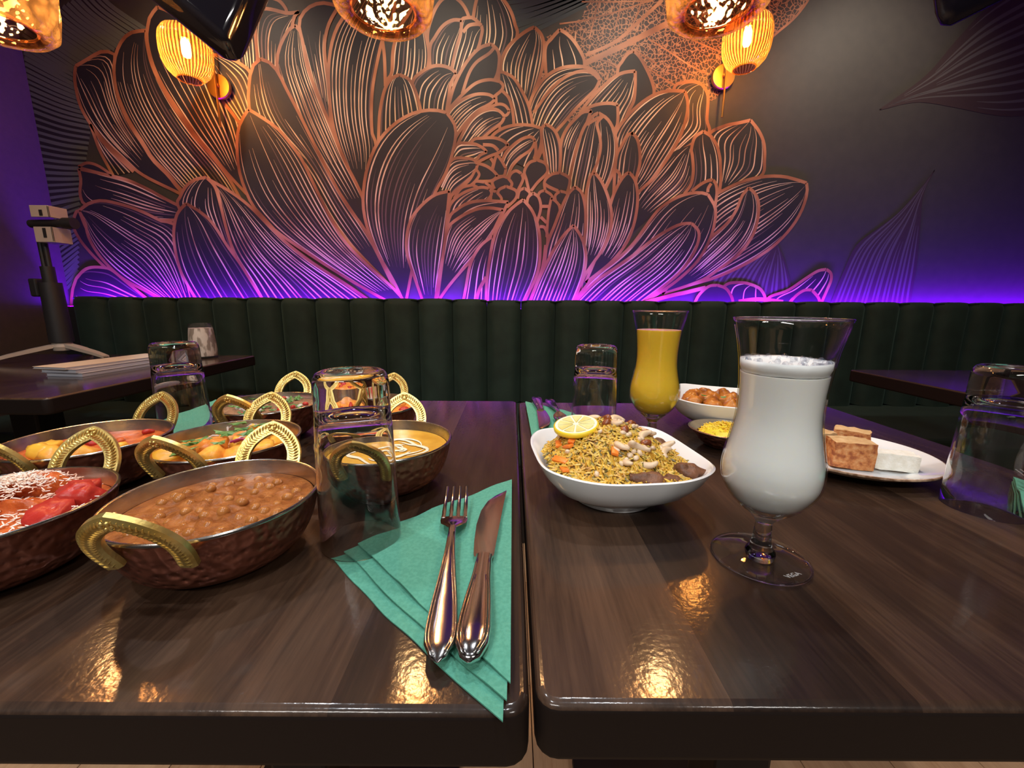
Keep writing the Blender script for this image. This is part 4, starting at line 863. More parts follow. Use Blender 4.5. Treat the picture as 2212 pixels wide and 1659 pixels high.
# ------------------------------------------------------------------ milkshake glasses
GP = [(0.0060, 0.030), (0.0066, 0.0334), (0.0125, 0.0400), (0.0250, 0.0515), (0.0335, 0.0650), (0.0356, 0.0760), (0.0350, 0.0870), (0.0322, 0.1010), (0.0298, 0.1150), (0.0290, 0.1290), (0.0297, 0.1460), (0.0322, 0.1690), (0.0374, 0.1940)]
gp = cr([(r, z, 0) for r, z in GP], 4)
def shake(name, x, y, label, m, level, drink, dlabel, foam):
    t = thing(name, label, 'glass', (x, y, TZ + 0.0002), 0, None)
    g = G(); up_ = [(p.x, p.y) for p in gp if p.y > 0.0445]
    g.lathe(up_ + [(up_[-1][0] - 0.0005, up_[-1][1] + 0.0006)] + [(r - 0.0011, z) for r, z in up_[::-1]], 72); g.build('glass_bowl', M['thin'], t, 180)
    g = G(); g.tube([((0.0369) * cos(a), 0.0369 * sin(a), 0.1943) for a in [2 * pi * k / 64 for k in range(65)]], 0.0007, 6, cap=False); g.build('rim', M['glass'], t, 180)
    low = [(p.x, p.y) for p in gp if p.y <= 0.0475]
    fd = [(0.0115, 0.0004), (0.034, 0.0003), (0.0358, 0.0010), (0.0360, 0.0018), (0.035, 0.0026), (0.022, 0.0045), (0.0115, 0.0078)]
    g = G(); g.lathe(fd, 64); g.build('foot', M['thin'], t, 60)
    g = G(); g.tube([(0.0358 * cos(a), 0.0358 * sin(a), 0.0014) for a in [2 * pi * k / 64 for k in range(65)]], 0.0009, 6, cap=False); g.build('foot_rim', M['glass'], t, 180)
    foot = [(0.0, 0.0012), (0.0100, 0.0012), (0.0113, 0.0060), (0.0108, 0.0080), (0.0082, 0.0115), (0.0070, 0.017), (0.0066, 0.024)]
    g = G(); g.lathe(foot + low[1:] + [(low[-1][0] - 0.002, 0.0474), (0.010, 0.0445), (0, 0.0435)], 64); g.build('stem', M['glass'], t, 60)
    # the drink inside: a thing of its own
    g = G(); pr = [(0, 0.0440), (0.010, 0.0450), (0.0185, 0.0482)] + [(p.x - 0.0014, p.y) for p in gp if 0.0492 < p.y < level] 
    rl = pr[-1][0]; pr += [(rl + 0.0002, level), (rl - 0.003, level + 0.0002), (0, level + 0.0002)]
    g.lathe(pr, 64); d = g.build(drink, m, None, 60); d.location = (x, y, TZ + 0.0002); tag(d, dlabel, 'drink')
    if foam:
        g = G(); rn = random.Random(2)
        g.lathe([(0, level + 0.0006), (rl - 0.001, level + 0.0006), (rl + 0.0008, level + 0.005), (rl + 0.0010, level + 0.010), (rl - 0.003, level + 0.0092), (rl * 0.5, level + 0.0078), (0, level + 0.0080)], 48)
        g.V = [(a, b, c + 0.0007 * noise.noise(Vector((a, b, c)) * 160)) for a, b, c in g.V]; g.build('foam', M['foam'], d, 180)
        g = G()
        for k in range(90):
            a = rn.uniform(0, 2 * pi); r = rn.choice((0.0008, 0.0012, 0.0016, 0.0022)); q = rl + 0.0003 - r - (0 if k < 60 else rn.uniform(0, 0.02)); g.ell((q * cos(a), q * sin(a), level + 0.0098), (r,) * 3, 8, 6)
        g.build('bubbles', M['bubble'], d, 180)['kind'] = 'stuff'
    return t
ms = shake('milkshake_glass', 0.204, 0.311, 'tall footed hurricane glass of white milkshake in front of the dessert plate', M['milk'], 0.154, 'milkshake', 'white frothy milkshake filling the hurricane glass in front of the dessert plate', True)
shake('milkshake_glass', 0.2085, 0.600, 'tall footed hurricane glass of orange mango drink behind the rice dish', M['mango'], 0.168, 'mango_drink', 'orange-yellow mango drink in the hurricane glass behind the rice dish', False)
fc = bpy.data.curves.new('foot_mark', 'FONT'); fc.body = 'VEGA'; fc.size = 0.0062; fc.extrude = 0.00008; fc.align_x = 'CENTER'
fo = bpy.data.objects.new('foot_mark', fc); COL.objects.link(fo)
dg = bpy.context.evaluated_depsgraph_get(); me = bpy.data.meshes.new_from_object(fo.evaluated_get(dg)); bpy.data.objects.remove(fo)
me.materials.clear(); me.materials.append(M['etch']); fo = bpy.data.objects.new('etched_letters', me); COL.objects.link(fo); fo.parent = ms; fo.location = (0.0105, -0.0285, 0.0037); fo.rotation_euler = (radians(-7), radians(4), radians(24))

# ------------------------------------------------------------------ white square dishes
def dish(name, x, y, rz, label, S=0.086):
    t = thing(name, label, 'dish', (x, y, TZ + 0.0002), radians(rz), None)
    def ring(s, z, n=3.4, lift=0.0):
        out = []
        for j in range(96):
            a = 2 * pi * j / 96; c, d = cos(a), sin(a); px = (abs(c) ** (2 / n)) * (1 if c >= 0 else -1); py = (abs(d) ** (2 / n)) * (1 if d >= 0 else -1)
            out.append((s * px, s * py, z + lift * abs(sin(2 * a)) ** 2))
        return out
    R = [ring(0.001, 0.003, 2), ring(0.040, 0.003, 2), ring(0.0405, 0.0004, 2.0), ring(0.044, 0.0004, 2), ring(0.0445, 0.005, 2), ring(0.056, 0.011, 2.4), ring(0.070, 0.022, 2.9), ring(0.0805, 0.036, 3.2, 0.001), ring(S, 0.0475, 3.4, 0.003), ring(S + 0.0006, 0.0490, 3.4, 0.003), ring(S - 0.001, 0.0500, 3.4, 0.003), ring(S - 0.003, 0.0488, 3.4, 0.003), ring(0.076, 0.036, 3.2, 0.001), ring(0.066, 0.024, 2.9), ring(0.052, 0.0135, 2.4), ring(0.040, 0.0095, 2), ring(0.001, 0.009, 2)]
    R = [[(p[0] * (0.97 if False else 1), p[1], p[2]) for p in r] for r in R]
    g = G(); g.rings(R, 0, True, True, True); g.build('dish_body', M['white_glaze'], t, 50)
    return t, ring
BI = (0.110, 0.428, 6.0)
dish('square_dish', BI[0], BI[1], BI[2], 'white square porcelain dish heaped with biryani rice and a lemon slice')
SQ = (0.362, 0.704, -24.0)
dish('square_dish', SQ[0], SQ[1], SQ[2], 'white square porcelain dish of orange-brown dumplings behind the milkshake')

M['rice'] = island_mat('rice_grain', [(0.0, (0.44, 0.20, 0.02)), (0.3, (0.62, 0.35, 0.035)), (0.6, (0.72, 0.48, 0.08)), (0.85, (0.50, 0.32, 0.04)), (0.93, (0.20, 0.15, 0.025)), (1.0, (0.10, 0.075, 0.02))], 0.4)
M['rice_bed'] = noisy('rice_bed', [(0.35, (0.14, 0.065, 0.012)), (0.65, (0.40, 0.21, 0.03))], 150, 0.6, 0.6, 400)
M['cashew'] = noisy('cashew', [(0.3, (0.62, 0.42, 0.24)), (0.7, (0.82, 0.66, 0.48))], 50, 0.4)
M['raisin'] = noisy('raisin', [(0.3, (0.16, 0.035, 0.01)), (0.7, (0.38, 0.11, 0.03))], 90, 0.3)
M['carrot'] = mat('carrot', (0.80, 0.20, 0.02), 0.35)
M['meat'] = noisy('browned_meat', [(0.3, (0.08, 0.034, 0.016)), (0.7, (0.22, 0.095, 0.048))], 90, 0.45, 0.6, 260, Specular_IOR_Level=0.3)
M['lemon_peel'] = mat('lemon_peel', (0.85, 0.60, 0.03), 0.35)
M['lemon_pith'] = mat('lemon_pith', (0.88, 0.82, 0.58), 0.5)
M['lemon_flesh'] = noisy('lemon_flesh', [(0.3, (0.62, 0.52, 0.14)), (0.7, (0.80, 0.72, 0.34))], 60, 0.2, 0.3, 250)
ca, sa = cos(radians(BI[2])), sin(radians(BI[2]))
def bw(x, y, z): return (BI[0] + ca * x - sa * y, BI[1] + sa * x + ca * y, TZ + z)
def mound(x, y):               # heap of rice inside the dish
    n = 3.0; d = ((abs(x) / 0.074) ** n + (abs(y) / 0.071) ** n) ** (1 / n); d = min(d, 1.0)
    e = sqrt(((x + 0.004) / 0.074) ** 2 + ((y - 0.014) / 0.074) ** 2)
    return 0.041 + 0.036 * max(0, 1 - e ** 1.7) * (1 - d ** 6) + 0.0025 * noise.noise(Vector((x * 55, y * 55, 2)))
rn = random.Random(77); g = G(); R_ = []
for i in range(16):
    f = i / 15; row = []
    for j in range(56):
        a = 2 * pi * j / 56; c, d = cos(a), sin(a); n = 3.0
        px = 0.073 * f * (abs(c) ** (2 / n)) * (1 if c >= 0 else -1); py = 0.0705 * f * (abs(d) ** (2 / n)) * (1 if d >= 0 else -1)
        row.append((px, py, mound(px, py) - 0.001))
    R_.append(row)
for s, z in ((0.068, 0.030), (0.050, 0.0165), (0.03, 0.0115)): R_.append([(s * cos(2 * pi * j / 56), s * sin(2 * pi * j / 56), z) for j in range(56)])
g.rings(R_, 1, True, True, True)
def grain(g, c, d, r=0.00085, mi=0):
    g.tube([c - d, c - d * 0.5, c + d * 0.5, c + d], [r * 0.35, r, r, r * 0.35], 4, mi)
for k in range(4300):
    x, y = rn.uniform(-0.073, 0.073), rn.uniform(-0.0705, 0.0705)
    if (abs(x) / 0.0735) ** 3 + (abs(y) / 0.071) ** 3 > 1: continue
    z = mound(x, y); zx = (mound(x + 0.002, y) - z) / 0.002; zy = (mound(x, y + 0.002) - z) / 0.002
    a = rn.uniform(0, 2 * pi); d = Vector((cos(a), sin(a), cos(a) * zx + sin(a) * zy + rn.uniform(-0.55, 0.55))).normalized() * rn.uniform(0.0028, 0.0048)
    grain(g, Vector((x, y, z + rn.uniform(-0.0005, 0.0020))), d, 0.00112)
ri = g.build('biryani_rice', [M['rice'], M['rice_bed']], None, 0, recalc=False); ri.location = (BI[0], BI[1], TZ + 0.0002); ri.rotation_euler.z = radians(BI[2])
tag(ri, 'heap of golden spiced biryani rice in the white square dish', 'rice', None, 'stuff')
def place(name, g, m, x, y, dz, label, cat, group, rz=0, tilt=0.0, smooth=180):
    o = g.build(name, m, None, smooth); o.location = bw(x, y, mound(x, y) + dz); o.rotation_euler = (rn.uniform(-tilt, tilt), rn.uniform(-tilt, tilt), rz); return tag(o, label, cat, group)
def kidney(s):
    g = G(); pts = [(0.010 * s * cos(a), 0.010 * s * sin(a) - 0.007 * s, 0) for a in [radians(20 + 140 * k / 10) for k in range(11)]]
    g.tube(pts, [s * (0.0014 + 0.0032 * sin(pi * (k + 0.6) / 11.2)) for k in range(11)], 10, flat=0.8); return g
for x, y, rz, s, lab in ((0.014, -0.030, 0.3, 0.95, 'largest curved cashew at the front of the biryani rice'), (-0.004, -0.030, 2.0, 0.7, 'cashew by the orange carrot chip at the front of the biryani rice'), (0.030, -0.006, 0.8, 0.8, 'cashew on the mid slope of the biryani rice facing the milkshake'),
        (-0.016, 0.036, 0.2, 0.75, 'cashew on the biryani rice right beside the lemon slice'), (-0.010, 0.048, 1.2, 0.8, 'cashew on the biryani crest just behind the lemon slice'), (0.012, 0.030, 0.6, 0.8, 'cashew near the top of the biryani heap among raisins'),
        (0.040, 0.012, 2.4, 0.75, 'cashew low on the biryani slope toward the dumpling dish'), (0.055, -0.004, 0.4, 0.85, 'cashew farthest toward the milkshake on the biryani rice'), (0.004, 0.008, 1.7, 0.75, 'cashew at the middle of the biryani heap'),
        (-0.002, -0.046, 1.4, 0.65, 'small cashew low at the front edge of the biryani rice'), (0.018, -0.046, 2.6, 0.65, 'small cashew above the long front meat chunk in the biryani'), (0.048, -0.020, 1.0, 0.75, 'cashew above the corner meat chunk in the biryani')):
    place('cashew', kidney(s * 1.3), M['cashew'], x, y, 0.0042, lab, 'nut', 'cashew nuts on the biryani', rz, 0.5)
for k in range(42):
    x, y = rn.gauss(0.016, 0.028), rn.gauss(-0.004, 0.028)
    if abs(x) > 0.06 or abs(y) > 0.058: continue
    g = G(); lump(g, (0, 0, 0), (rn.uniform(0.0026, 0.0046), 0.0030, 0.0022), rn, None, 8, 6, 0.3, 300)
    place('nut_piece', g, M['cashew'], x, y, 0.0026, 'small chopped pale nut piece on the heap of biryani rice', 'nut', 'chopped nuts on the biryani', rn.uniform(0, 6), 0.5)
for x, y, lab in ((0.020, 0.040, 'brown raisin at the very back of the biryani heap'), (-0.002, 0.022, 'brown raisin at the crest of the biryani beside the lemon slice'), (0.024, 0.016, 'brown raisin on the back slope of the biryani'), (0.042, 0.028, 'brown raisin at the back corner of the biryani'),
        (0.008, -0.006, 'brown raisin in the middle of the biryani heap'), (0.026, -0.020, 'brown raisin next to the largest cashew on the biryani'), (-0.008, 0.006, 'brown raisin just below the lemon slice on the biryani'), (0.034, 0.002, 'brown raisin on the biryani slope facing the milkshake')):
    g = G(); lump(g, (0, 0, 0), (0.0062, 0.0044, 0.0038), rn, None, 10, 7, 0.35, 260)
    place('raisin', g, M['raisin'], x, y, 0.0032, lab, 'fruit', 'raisins on the biryani', rn.uniform(0, 6), 0.3)
for x, y, sx, lab in ((-0.062, -0.016, 0.010, 'long carrot strip at the biryani edge on the napkin side'), (-0.062, -0.034, 0.008, 'carrot strip at the front corner of the biryani on the napkin side'), (-0.058, 0.012, 0.007, 'short carrot strip under the lemon slice at the biryani edge'),
        (-0.012, -0.034, 0.007, 'orange carrot chip by itself at the front of the biryani heap'), (-0.046, 0.000, 0.007, 'carrot strip just in front of the lemon slice on the biryani'), (-0.052, -0.006, 0.006, 'small carrot chip between longer strips on the biryani')):
    g = G(); g.box((-sx, -0.0035, -0.0016), (sx, 0.0035, 0.0016)); o = g.build('carrot_piece', M['carrot'], None, 30, 0.0008); o.location = bw(x, y, mound(x, y) + 0.0032); o.rotation_euler = (rn.uniform(-0.5, 0.5), rn.uniform(-0.4, 0.4), rn.uniform(0.6, 2.4)); tag(o, lab, 'vegetable', 'carrot strips in the biryani')
for x, y, r, lab in ((0.012, -0.060, (0.019, 0.009, 0.007), 'long browned meat chunk at the front edge of the biryani'), (0.058, -0.046, (0.015, 0.012, 0.009), 'big browned meat chunk in the biryani corner by the milkshake'), (0.060, 0.022, (0.010, 0.014, 0.008), 'browned meat chunk at the back corner of the biryani'), (0.034, -0.060, (0.010, 0.007, 0.006), 'small browned meat chunk between the two larger front ones')):
    g = G(); lump(g, (0, 0, 0), r, rn, Matrix.Identity(3), 20, 14, 0.5, 130)
    place('meat_chunk', g, M['meat'], x, y, 0.0005, lab, 'meat', 'meat chunks in the biryani', rn.uniform(-0.3, 0.3))
lx, ly = -0.038, 0.017
le = thing('lemon_slice', 'round lemon slice lying on the heap of biryani rice', 'fruit', bw(lx, ly, mound(lx, ly) + 0.0060)); le.rotation_euler = (radians(6), radians(-10), 0.3)
LR = 0.0245
g = G(); g.lathe([(LR - 0.0015, -0.003), (LR, -0.0022), (LR + 0.0003, 0), (LR, 0.0022), (LR - 0.0015, 0.003), (LR - 0.0015, -0.003)], 56); g.build('peel', M['lemon_peel'], le, 60)
g = G(); g.lathe([(0, -0.0029), (LR - 0.0017, -0.0029), (LR - 0.0017, 0.0029), (LR - 0.0045, 0.0027), (0, 0.0025)], 56); g.build('pith', M['lemon_pith'], le, 60)
for k in range(9):
    a0 = 2 * pi * k / 9 + 0.05; a1 = 2 * pi * (k + 1) / 9 - 0.05; am = (a0 + a1) / 2; g = G(); Rb = []
    for z in (0.0026, 0.0036):
        q = [(0.0025 * cos(am), 0.0025 * sin(am), z)] + [((LR - 0.0046) * cos(a0 + (a1 - a0) * j / 6), (LR - 0.0046) * sin(a0 + (a1 - a0) * j / 6), z) for j in range(7)]; Rb.append(q)
    g.rings(Rb, 0, True, True, True); g.build('segment', M['lemon_flesh'], le, 30, 0.0005, 1)

# dumplings in sauce
M['dumpling'] = noisy('fried_dumpling', [(0.3, (0.24, 0.065, 0.010)), (0.55, (0.42, 0.145, 0.022)), (0.8, (0.58, 0.26, 0.06))], 60, 0.25, 0.25, 220, Specular_IOR_Level=0.3)
g = G(); Rr = []
for i in range(10):
    f = i / 9; Rr.append([(0.070 * f * cos(2 * pi * j / 40), 0.068 * f * sin(2 * pi * j / 40), 0.033 + 0.003 * (1 - f)) for j in range(40)])
Rr.append([(0.052 * cos(2 * pi * j / 40), 0.05 * sin(2 * pi * j / 40), 0.018) for j in range(40)]); g.rings(Rr, 0, True, True, True)
du = g.build('dumpling_curry', M['dumpling'], None, 180); du.location = (SQ[0], SQ[1], TZ + 0.0002); du.rotation_euler.z = radians(SQ[2]); tag(du, 'glossy orange-brown dumplings in sauce in the white square dish behind the milkshake', 'food')
rn = random.Random(61)
for x, y in ((-0.042, -0.036), (-0.014, -0.044), (0.016, -0.040), (0.044, -0.030), (-0.050, -0.008), (-0.022, -0.014), (0.008, -0.010), (0.038, 0.000), (-0.044, 0.022), (-0.014, 0.018), (0.016, 0.022), (0.044, 0.030), (-0.028, 0.046), (0.004, 0.048)):
    g = G(); lump(g, (x, y, 0.041), (0.018, 0.013, 0.012), rn, Matrix.Rotation(rn.uniform(0, 3), 3, 'Z'), 18, 12, 0.45, 110); g.build('dumpling', M['dumpling'], du, 180)
for x, y in ((-0.03, -0.03), (0.0, -0.03), (0.03, -0.02)):
    g = G(); leafy(g, (x, y, 0.0535), 0.005, rn); g.build('herb_leaf', M['leaf_green'], du, 30)

# small copper dish of sev
SV = (0.312, 0.588)
sb = thing('small_copper_dish', 'small copper dish of yellow fried strands squeezed behind the milkshake', 'bowl', (SV[0], SV[1], TZ + 0.0002))
g = G(); g.lathe([(0, 0.0004), (0.024, 0.0004), (0.032, 0.006), (0.040, 0.016), (0.048, 0.024), (0.0485, 0.0255), (0.0475, 0.026), (0.039, 0.018), (0.031, 0.009), (0.023, 0.003), (0, 0.003)], 56); g.build('dish_body', M['copper'], sb, 50)
g = G(); g.lathe([(0.0388, 0.0184), (0.0478, 0.0263), (0.0505, 0.0258), (0.0508, 0.0268), (0.0478, 0.0275), (0.038, 0.0193)], 56, closed=True); g.build('rim', M['steel'], sb, 50)
M['sev'] = island_mat('yellow_strand', [(0.0, (0.75, 0.50, 0.02)), (0.6, (0.85, 0.66, 0.04)), (1.0, (0.80, 0.38, 0.04))], 0.4)
g = G(); rn = random.Random(71); g.lathe([(0, 0.0034), (0.022, 0.0034), (0.030, 0.0095), (0.036, 0.017), (0.026, 0.027), (0.012, 0.031), (0, 0.032)], 32)
for k in range(420):
    x, y = rdisc(0.036, rn); z = 0.033 - 11 * (x * x + y * y); a = rn.uniform(0, 2 * pi); d = Vector((cos(a), sin(a), rn.uniform(-0.4, 0.9))).normalized() * rn.uniform(0.003, 0.007); c = Vector((x * 0.9, y * 0.9, z)); g.tube([c - d, c + Vector((0, 0, 0.001)), c + d], 0.0007, 4)
se = g.build('fried_strands', M['sev'], None, 0); se.location = (SV[0], SV[1], TZ + 0.0002); tag(se, 'bright yellow fried strands heaped in the small copper dish', 'snack', None, 'stuff')

# ------------------------------------------------------------------ dessert plate
DP = (0.437, 0.522)
pl = thing('dessert_plate', 'white round plate with brown rustic edge holding dessert squares', 'plate', (DP[0], DP[1], TZ + 0.0002))
g = G(); g.lathe([(0, 0.0004), (0.058, 0.0004), (0.062, 0.002), (0.085, 0.008), (0.1040, 0.0158), (0.1046, 0.0165)], 80, 1); g.lathe([(0.1046, 0.0165), (0.1046, 0.0182), (0.1030, 0.0186)], 80, 1); g.lathe([(0.1030, 0.0186), (0.086, 0.0120), (0.066, 0.0062), (0.060, 0.0050), (0, 0.0050)], 80, 0)
g.V = [(x * 0.914, y * 0.914, z) for x, y, z in g.V]
g.build('plate_body', [M['white_glaze'], M['brown_edge']], pl, 60)
M['cake'] = noisy('semolina_cake', [(0.3, (0.50, 0.28, 0.11)), (0.6, (0.64, 0.42, 0.20)), (0.8, (0.72, 0.54, 0.32))], 120, 0.7, 0.6, 500)
M['cake_brown'] = noisy('browned_cake', [(0.38, (0.30, 0.075, 0.015)), (0.52, (0.52, 0.19, 0.05)), (0.75, (0.66, 0.36, 0.15))], 150, 0.6, 0.9, 400)
M['coconut'] = noisy('white_sweet', [(0.3, (0.76, 0.72, 0.60)), (0.7, (0.88, 0.86, 0.78))], 160, 0.7, 0.5, 500)
def sweet(name, x, y, rz, sx, sy, sz, mats, label, z0=0.0055, tilt=(0, 0)):
    bm = bmesh.new(); bmesh.ops.create_cube(bm, size=1); bmesh.ops.subdivide_edges(bm, edges=bm.edges[:], cuts=5, use_grid_fill=True)
    for v in bm.verts:
        q = v.co * 2; q = Vector([math.copysign(min(1, abs(c)) ** 1.0, c) for c in q]); k = 1 - 0.09 * max(0, q.length - 1.1)
        v.co = Vector((q.x * sx * k, q.y * sy * k, (q.z * k + 1) * sz)) ; v.co += Vector((1, 1, 1)) * 0 + 0.0016 * Vector((noise.noise(v.co * 160), noise.noise(v.co * 160 + Vector((9, 0, 0))), noise.noise(v.co * 160 + Vector((0, 9, 0)))))
    me = bpy.data.meshes.new(name)
    for f in bm.faces: f.material_index = 1 if (len(mats) > 1 and f.normal.z > 0.7) else 0
    bm.normal_update()
    for f in bm.faces: f.material_index = 1 if (len(mats) > 1 and f.normal.z > 0.7) else 0
    bm.to_mesh(me); bm.free()
    for m in mats: me.materials.append(m)
    me.polygons.foreach_set('use_smooth', [True] * len(me.polygons)); me.set_sharp_from_angle(angle=radians(45))
    o = bpy.data.objects.new(name, me); COL.objects.link(o); o.location = (x, y, TZ + z0 + 0.0008); o.rotation_euler = (tilt[0], tilt[1], radians(rz)); return tag(o, label, 'dessert', None)
sweet('cake_square', 0.404, 0.543, 14, 0.021, 0.021, 0.0170, [M['cake']], 'pale golden cake square nearest the milkshake glass on the dessert plate')
sweet('cake_square', 0.423, 0.499, -16, 0.0225, 0.0150, 0.0170, [M['cake_brown'], M['cake']], 'orange-browned cake square at the front of the dessert plate')
sweet('cake_square', 0.474, 0.560, -42, 0.0205, 0.0140, 0.0145, [M['cake_brown'], M['cake']], 'browned cake square at the back of the dessert plate')
sweet('coconut_bar', 0.468, 0.486, -24, 0.0215, 0.0110, 0.0105, [M['coconut']], 'white crumbly sweet bar lying on the dessert plate', 0.0070)

# ------------------------------------------------------------------ napkins and cutlery
def napkin(A, B, C, label, seed, z=TZ + 0.0004):
    A, B, C = Vector(A), Vector(B), Vector(C); t = thing('napkin', label, 'napkin', (A.x, A.y, z)); rn = random.Random(seed)
    n = 22
    for k in range(3):
        off = (B - C).orthogonal().normalized()
        if off.dot(A - (B + C) / 2) < 0: off = -off
        a = A - Vector((0, 0.0)); c = C + off * 0.0075 * k + (A - C).normalized() * 0.004 * k; b = B + off * 0.0025 * k + (A - B).normalized() * 0.007 * k
        g = G(); idx = {}; top = []; th = 0.0009; zb = k * 0.0020
        for i in range(n + 1):
            for j in range(n + 1 - i):
                u, v = i / n, j / n; p = a * (1 - u - v) + b * u + c * v
                wv = 0.0016 * k * (noise.noise(Vector((p.x * 35, p.y * 35, seed + k))) + 0.4)
                hyp = (u + v); zz = zb + max(0, wv) * min(1, 4 * hyp * (1 - abs(u - v) * 0.3))
                bow = off * (-0.0035 * sin(pi * v / max(hyp, 1e-6)) * hyp ** 3 * (1 + noise.noise(Vector((v * 4, seed, k)))))
                idx[(i, j)] = len(top); top.append(Vector((p.x + bow.x - A.x, p.y + bow.y - A.y, zz + th)))
        F = []
        for i in range(n):
            for j in range(n - i):
                F.append((idx[(i, j)], idx[(i + 1, j)], idx[(i, j + 1)]))
                if j < n - i - 1: F.append((idx[(i + 1, j)], idx[(i + 1, j + 1)], idx[(i, j + 1)]))
        nb = len(top); V = top + [v - Vector((0, 0, th)) for v in top]; F2 = [tuple(x + nb for x in f[::-1]) for f in F]
        bd = [(i, 0) for i in range(n)] + [(n - j, j) for j in range(n)] + [(0, n - j) for j in range(n)]
        bi = [idx[q] for q in bd]; S = [(bi[q], bi[(q + 1) % len(bi)], bi[(q + 1) % len(bi)] + nb, bi[q] + nb) for q in range(len(bi))]
        g.add(V, F + F2 + S); g.build('fold', M['napkin'], t, 50)
    return t
napkin((0.0005, 0.4525), (-0.0035, 0.172), (-0.147, 0.309), 'green paper napkin triangle at the seam under the fork and knife', 3)
napkin((0.031, 0.585), (0.031, 0.852), (0.172, 0.705), 'green paper napkin at the far edge behind the biryani dish', 5)
napkin((0.603, 0.472), (0.611, 0.213), (0.464, 0.318), 'green paper napkin under the upturned tumbler past the dessert plate', 8)
napkin((-0.602, 0.580), (-0.602, 0.852), (-0.462, 0.705), 'green paper napkin glimpsed behind the curry bowls before the side table', 9)

def xsec(wd, th, n=12, p=2.2):
    out = []
    for j in range(n):
        a = 2 * pi * j / n; c, s = cos(a), sin(a); out.append(((abs(c) ** (2 / p)) * math.copysign(wd, c), (abs(s) ** (2 / p)) * math.copysign(th, s)))
    return out
def loft_y(g, st, n=12, p=2.2, mi=0):
    R = []
    for y, z, wd, th, x in st: R.append([(x + a, y, z + b) for a, b in xsec(wd, th, n, p)])
    g.rings(R, mi, True, True, True)
def handle_rim(g, st, inset, r):
    for s in (-1, 1):
        pts = [Vector((x + s * max(wd - inset, 0.0), y, z + th * 0.9)) for y, z, wd, th, x in st]; g.tube(cr(pts, 3), r, 6)
def fork_mesh():
    # local: handle end at y=0, tines towards +y
    H = [(0.000, 0.0035, 0.0008, 0.0006, 0), (0.003, 0.0037, 0.0050, 0.0016, 0), (0.012, 0.0040, 0.0090, 0.0020, 0), (0.024, 0.0042, 0.0100, 0.0022, 0), (0.045, 0.0050, 0.0088, 0.0022, 0), (0.070, 0.0070, 0.0064, 0.0022, 0), (0.095, 0.0095, 0.0044, 0.0021, 0), (0.118, 0.0115, 0.0032, 0.0020, 0), (0.130, 0.0115, 0.0034, 0.0018, 0)]
    g = G(); loft_y(g, H, 14); h1 = g
    g2 = G(); loft_y(g2, [(0.128, 0.0116, 0.0034, 0.0017, 0), (0.133, 0.0108, 0.0068, 0.0014, 0), (0.139, 0.0092, 0.0108, 0.0012, 0), (0.147, 0.0078, 0.0120, 0.0011, 0), (0.153, 0.0075, 0.0119, 0.0011, 0)], 14)
    for k in range(4):
        x = (-1.5 + k) * 0.0066; g2.tube(cr([(x, 0.151, 0.0075), (x * 1.0, 0.165, 0.0082), (x * 0.99, 0.182, 0.0110), (x * 0.97, 0.198, 0.0165)], 4), [0.0023 - 0.0011 * q / 12 for q in range(13)], 8, flat=0.6, upv=(0, 0, 1))
    g3 = G(); handle_rim(g3, H[1:8], 0.0012, 0.0006); handle_rim(g3, H[1:7], 0.0030, 0.00045)
    return g, g2, g3
def knife_mesh():
    H = [(0.000, 0.0060, 0.0012, 0.0012, 0), (0.003, 0.0060, 0.0058, 0.0036, 0), (0.012, 0.0062, 0.0098, 0.0044, 0), (0.024, 0.0062, 0.0106, 0.0046, 0), (0.045, 0.0062, 0.0094, 0.0044, 0), (0.070, 0.0062, 0.0072, 0.0040, 0), (0.090, 0.0062, 0.0064, 0.0036, 0), (0.098, 0.0062, 0.0066, 0.0034, 0)]
    g = G(); loft_y(g, H, 14)
    g2 = G(); st = [(0.097, -0.0075, 0.0072), (0.100, -0.0084, 0.0076), (0.120, -0.0100, 0.0085), (0.145, -0.0108, 0.0098), (0.170, -0.0090, 0.0112), (0.190, -0.0040, 0.0124), (0.202, 0.0030, 0.0132), (0.210, 0.0105, 0.0138), (0.2125, 0.0132, 0.0141)]
    R = [[(a, y, 0.0060), (a + (b - a) * 0.25, y, 0.0068), (b, y, 0.0070), (b, y, 0.0050), (a + (b - a) * 0.25, y, 0.0052)] for y, a, b in st]; g2.rings(R, 0, True, True, True)
    g3 = G(); handle_rim(g3, H[1:7], 0.0016, 0.0007); handle_rim(g3, H[1:6], 0.0036, 0.0005)
    return g, g2, g3
def cutlery(kind, x, y, rz, z, label, proto=None):
    if proto: t = copy_tree(proto)
    else:
        t = thing(kind, label, 'cutlery'); a, b, c = fork_mesh() if kind == 'fork' else knife_mesh()
        h = a.build('fork_handle' if kind == 'fork' else 'knife_handle', M['cutlery'], t, 50); c.build('ridge_line', M['cutlery'], h, 180); b.build('tine_head' if kind == 'fork' else 'blade', M['cutlery'], t, 40)
    t.location = (x, y, z); t.rotation_euler.z = radians(rz); t['label'] = label; return t
NZ = TZ + 0.0066
fk = cutlery('fork', -0.0405, 0.1985, 4.2, NZ - 0.001, 'polished fork lying on the green napkin at the table seam')
kn = cutlery('knife', -0.0225, 0.1960, -1.0, NZ - 0.001, 'polished table knife lying on the green napkin at the table seam')
cutlery('knife', 0.049, 0.838, 182, NZ, 'table knife lying on the far napkin behind the biryani dish', kn)
cutlery('fork', 0.075, 0.838, 183, NZ, 'fork lying on the far napkin behind the biryani dish', fk)
cutlery('fork', 0.594, 0.254, 2, NZ, 'fork on the napkin by the upturned tumbler past the dessert plate', fk)
cutlery('knife', -0.548, 0.838, 200, NZ, 'table knife glimpsed on the napkin behind the curry bowls', kn)

